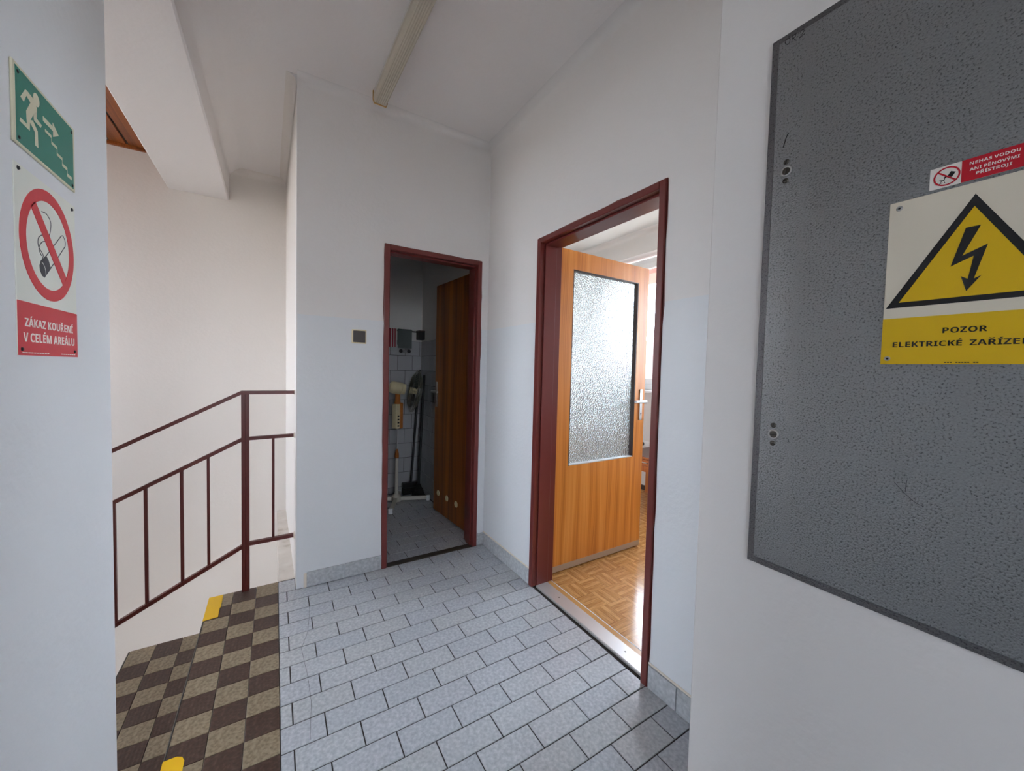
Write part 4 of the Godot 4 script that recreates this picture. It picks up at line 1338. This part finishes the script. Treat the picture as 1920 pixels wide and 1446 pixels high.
# ------------------------------------------------------------------ electrical cabinet on the pillar
func build_cabinet():
	var y0 := 0.8205
	var y1 := 2.033
	var za := -0.472
	var zb := 0.23
	var o := thing("electrical_cabinet", "large grey hammered-paint electrical cabinet set into the near right wall", "cabinet")
	var st := S()
	var f := 0.019
	var x0 := XC - 0.004
	box(st, Vector3(x0, y0, za), Vector3(XC + 0.02, y1, za + f), 0.001)
	box(st, Vector3(x0, y0, zb - f), Vector3(XC + 0.02, y1, zb), 0.001)
	box(st, Vector3(x0, y0, za + f), Vector3(XC + 0.02, y0 + f, zb - f), 0.001)
	box(st, Vector3(x0, y1 - f, za + f), Vector3(XC + 0.02, y1, zb - f), 0.001)
	add(o, "frame", st, M.hammer_frame)
	var dx := XC - 0.008
	var door := add(o, "door", bx(Vector3(dx, y0 + f - 0.004, za + f - 0.004), Vector3(XC + 0.01, y1 - f + 0.004, zb - f + 0.004), 0.002), M.hammer)
	var face := Basis(Vector3.UP, -PI / 2)
	for l in [[1.7247, -0.4278, 1.4], [1.1333, -0.4262, 0.15]]:
		var xf := Transform3D(face * Basis(Vector3.RIGHT, PI / 2), Vector3(dx, l[0], l[1]))
		st = S()
		lathe(st, [Vector2(0.0075, 0.0005), Vector2(0.0078, 0.0025), Vector2(0.0092, 0.003), Vector2(0.011, 0.002), Vector2(0.0115, 0)], 24, xf)
		add(door, "lock_ring", st, M.steel)
		st = S()
		lathe(st, [Vector2(0, 0.0016), Vector2(0.0076, 0.0016)], 20, xf)
		add(door, "lock_core", st, M.steel_dark)
		st = S()
		box(st, Vector3(-0.0065, 0.001, -0.0011), Vector3(0.0065, 0.0022, 0.0011), 0.0, xf * Transform3D(Basis(Vector3.UP, l[2]), Vector3.ZERO))
		add(door, "lock_slot", st, M.black)
		for dy in [-0.0207, 0.0207]:
			st = S()
			var sx := Transform3D(xf.basis, Vector3(dx, l[0] + dy, l[1] - 0.0012))
			lathe(st, [Vector2(0, 0.0022), Vector2(0.004, 0.0018), Vector2(0.0058, 0.0002), Vector2(0.0058, 0)], 16, sx)
			add(door, "screw", st, M.steel_dark)
			st = S()
			box(st, Vector3(-0.0045, 0.0016, -0.0007), Vector3(0.0045, 0.0025, 0.0007), 0.0, sx * Transform3D(Basis(Vector3.UP, 0.6 + dy * 30), Vector3.ZERO))
			add(door, "screw_slot", st, M.black)
	# pen marks and scratches on the door, in millimetres from (z, y)
	var pen := func(lines: Array, w: float, called: String, m: Material):
		var q := S()
		strokes(q, lines, w, 0.0)
		var n := add(door, called, q, m)
		n.transform = Transform3D(face, Vector3(dx, 0, 0))
	pen.call([curve([-440, 2007, -443.5, 2012, -442, 2018, -437, 2019, -434.5, 2013, -436, 2007, -440, 2006]), [-431, 2005, -429.5, 2018], curve([-429.5, 2018, -424, 2018, -424.5, 2013, -429.5, 2012]), [-428, 2012, -423, 2004], curve([-416, 2014, -411, 2018, -408, 2014, -412, 2008, -416, 2004]), [-416, 2004, -406, 2006]], 1.1, "handwriting", M.ink)
	pen.call([curve([-428, 1808, -432, 1800, -434, 1792, -437, 1781])], 2.2, "pen_mark", M.ink)
	pen.call([curve([-222, 1076, -208, 1060, -195, 1048, -183, 1043]), [-206, 1083, -207, 1062], [-400, 1129, -396, 1126, -395, 1121, -398, 1120]], 0.9, "scratch", M.print_grey)

	# big warning sign
	var s := thing("warning_sign", "yellow and white high voltage warning sign on the grey cabinet", "sign", Transform3D(face, Vector3(dx - 0.0004, 1.44, -0.1475)))
	add(s, "plate", bx(Vector3(-0.1035, -0.1465, 0), Vector3(0.1035, 0.1495, 0.002), 0.0006), M.sign_ivory)
	poly(s, "yellow_field", rect(-103.4, -146.4, 103.4, -62.7), 0.002, M.sign_yellow)
	poly(s, "black_triangle", [-100.5, -43.5, 99.5, -43.5, -0.6, 131], 0.002, M.ink)
	poly(s, "yellow_triangle", [-83.2, -34.2, 82, -34.2, -0.7, 111.3], 0.0023, M.sign_yellow)
	poly(s, "lightning_bolt", [-8.5, 78.2, 7.6, 78.5, -10.4, 33.1, 16.1, 46.3, 3.9, -6.9, 11.8, -2.5, -3.4, -25.8, -10.4, -0.4, -2.6, -6.3, 2.1, 30.5, -22.6, 17.9], 0.0026, M.ink)
	lettering(s, "lettering", "POZOR", -2.4, -88.8, 48.7, 9.4, 0.0023, M.ink)
	lettering(s, "lettering", "ELEKTRICKÉ", -45.9, -110.8, 84.1, 9.2, 0.0023, M.ink)
	lettering(s, "lettering", "ZAŘÍZENÍ", 39.0, -110.8, 69.4, 9.2, 0.0023, M.ink)
	st = S()
	for q in 12:
		if q in [3, 9]: continue
		prism(st, mm(rect(-22.5 + q * 3.2, -144.2, -20.1 + q * 3.2, -142.6)), 0.0023, 0.0025)
	add(s, "fine_print", st, M.ink)
	for p in [[-90.5, 137.2], [90.5, 137.2], [-94.3, -136], [94.3, -136]]:
		st = S()
		var xf := Transform3D(Basis(Vector3.RIGHT, PI / 2), Vector3(p[0] * 0.001, p[1] * 0.001, 0.002))
		lathe(st, [Vector2(0.0017, 0.0003), Vector2(0.0022, 0.0014), Vector2(0.0038, 0.0012), Vector2(0.0046, 0)], 16, xf)
		add(s, "rivet", st, M.steel)
		st = S()
		lathe(st, [Vector2(0, 0.0005), Vector2(0.0019, 0.0005)], 12, xf)
		add(s, "rivet_hole", st, M.black)
	# sticker above it
	var k := thing("warning_sticker", "small red and white do-not-use-water sticker above the voltage sign", "sticker", Transform3D(face, Vector3(dx - 0.0004, 1.44, -0.1475)))
	add(k, "base", bx(Vector3(-0.0545, 0.155, 0), Vector3(0.0505, 0.191, 0.0006), 0.0002), M.print_white)
	poly(k, "red_field", rect(-18, 155.2, 50.3, 190.9), 0.0006, M.sticker_red)
	st = S()
	prism(st, mm([-34, 172, -28.5, 169.5, -24.5, 176.5, -30, 179.5]), 0.0006, 0.0009)
	prism(st, mm([-36, 170.5, -33.6, 172.6, -35.5, 174, -38, 171.5]), 0.0006, 0.0009)
	strokes(st, [curve([-34, 172, -37, 170, -37, 167, -40, 168, -41, 164]), curve([-36, 171, -38, 167, -41, 166]), [-39, 163.5, -42.5, 162.5], [-37, 164.5, -36, 162], [-40.5, 169, -43, 168]], 0.7, 0.0006)
	add(k, "bucket_symbol", st, M.ink)
	st = S()
	ring(st, Vector2(-0.0345, 0.1728), 0.0133, 0.0155, 0.0006, 0.0011, 40)
	prism(st, mm([-45.6, 181.4, -44.1, 183, -23.4, 164.2, -24.9, 162.6]), 0.0006, 0.0011)
	add(k, "prohibition_ring", st, M.sticker_red)
	lettering(k, "lettering", "NEHAS VODOU", 16, 182.6, 51, 4.6, 0.0009, M.print_white)
	lettering(k, "lettering", "ANI PĚNOVÝMI", 16, 172.9, 50, 4.6, 0.0009, M.print_white)
	lettering(k, "lettering", "PŘÍSTROJI", 16, 163.2, 36, 4.6, 0.0009, M.print_white)

# ------------------------------------------------------------------ switch, lamp
func build_small():
	var o := thing("light_switch", "square dark brown light switch with a cream frame beside the closet door", "switch", T(Vector3(0.423, 1.4415, ZB)))
	var st := S()
	box(st, Vector3(-0.041, -0.041, 0), Vector3(0.041, 0.041, 0.011), 0.003)
	add(o, "frame", st, M.switch_frame)
	add(o, "rocker", bx(Vector3(-0.034, -0.034, 0.008), Vector3(0.034, 0.034, 0.0155), 0.002), M.switch_brown)
	# fluorescent lamp, switched off
	var l := thing("ceiling_lamp", "long yellowed fluorescent lamp on the ceiling, switched off", "lamp", T(Vector3(0.507, 0, -2.32), 0.022))
	# local z runs towards the viewer
	var len := 1.28
	add(l, "housing", bx(Vector3(-0.036, CEIL - 0.028, 0.006), Vector3(0.036, CEIL, len - 0.006), 0.003), M.lamp_body)
	st = S()
	var prof := PackedVector2Array([Vector2(-0.0375, CEIL - 0.02), Vector2(-0.0385, 2.772), Vector2(-0.033, 2.757)])
	var nrib := 12
	for i in nrib + 1:
		var x := lerpf(-0.031, 0.031, float(i) / nrib)
		prof.append(Vector2(x, 2.7515 + (0.0014 if i % 2 == 0 else 0.0)))
	prof.append(Vector2(0.033, 2.757)); prof.append(Vector2(0.0385, 2.772)); prof.append(Vector2(0.0375, CEIL - 0.02))
	prism(st, prof, 0.007, len - 0.007)
	add(l, "diffuser", st, M.diffuser)
	for z in [0.0, len - 0.008]:
		st = S()
		prism(st, PackedVector2Array([Vector2(-0.041, CEIL), Vector2(-0.041, 2.768), Vector2(-0.034, 2.7485), Vector2(0.034, 2.7485), Vector2(0.041, 2.768), Vector2(0.041, CEIL)]), z, z + 0.008)
		add(l, "end_cap", st, M.lamp_cap)

# ------------------------------------------------------------------ outside the room window
func build_outside():
	var o := thing("neighbouring_house", "neighbouring house with a faded red roof of diamond tiles beyond the window", "house")
	var z0 := -10.0
	var z1 := -4.6
	var a := Vector3(7.4, 0.55, 0)
	var b := Vector3(9.4, 2.20, 0)
	add(o, "wall", bx(Vector3(7.7, -4.0, z0 + 0.3), Vector3(12.0, 0.55, z1 - 0.3)), M.render_wall)
	var st := S()
	var up := (b - a).normalized()
	var n := Vector3(-up.y, up.x, 0)
	var ln := a.distance_to(b)
	# deck of both slopes
	var tip := b
	prism(st, PackedVector2Array([Vector2(a.x, a.y), Vector2(tip.x, tip.y), Vector2(2 * tip.x - a.x, a.y), Vector2(2 * tip.x - a.x, a.y - 0.08), Vector2(a.x, a.y - 0.08)]), z0, z1)
	add(o, "roof", st, M.nosing)
	var t := 0.3
	st = S()
	prism(st, PackedVector2Array([Vector2(-t * 0.72, 0), Vector2(0, -t * 0.72), Vector2(t * 0.72, 0), Vector2(0, t * 0.72)]), 0.0, 0.02)
	var dm := st.commit()
	var rows := int(ln / (t * 0.72))
	for r in rows:
		var off := 0.0 if r % 2 == 0 else t * 0.72
		var z := z0 + 0.25 + off
		while z < z1 - 0.22:
			var p := a + up * (0.2 + r * t * 0.72) + n * 0.012 + Vector3(0, 0, z)
			var m := add(o, "roof_tile", dm, M.roof_tile if rng.randf() < 0.6 else M.roof_tile2)
			m.transform = Transform3D(Basis(Vector3(0, 0, 1), up, Vector3(0, 0, 1).cross(up)) * Basis(Vector3.RIGHT, 0.03), p)
			z += t * 1.44
	# eave of this building above the window
	struct("trim_5", bx(Vector3(XW + 0.3, 2.428, -4.2), Vector3(XW + 0.75, 2.50, 0.6), 0.005), M.eave, "reddish eave board outside above the room window", "eave")
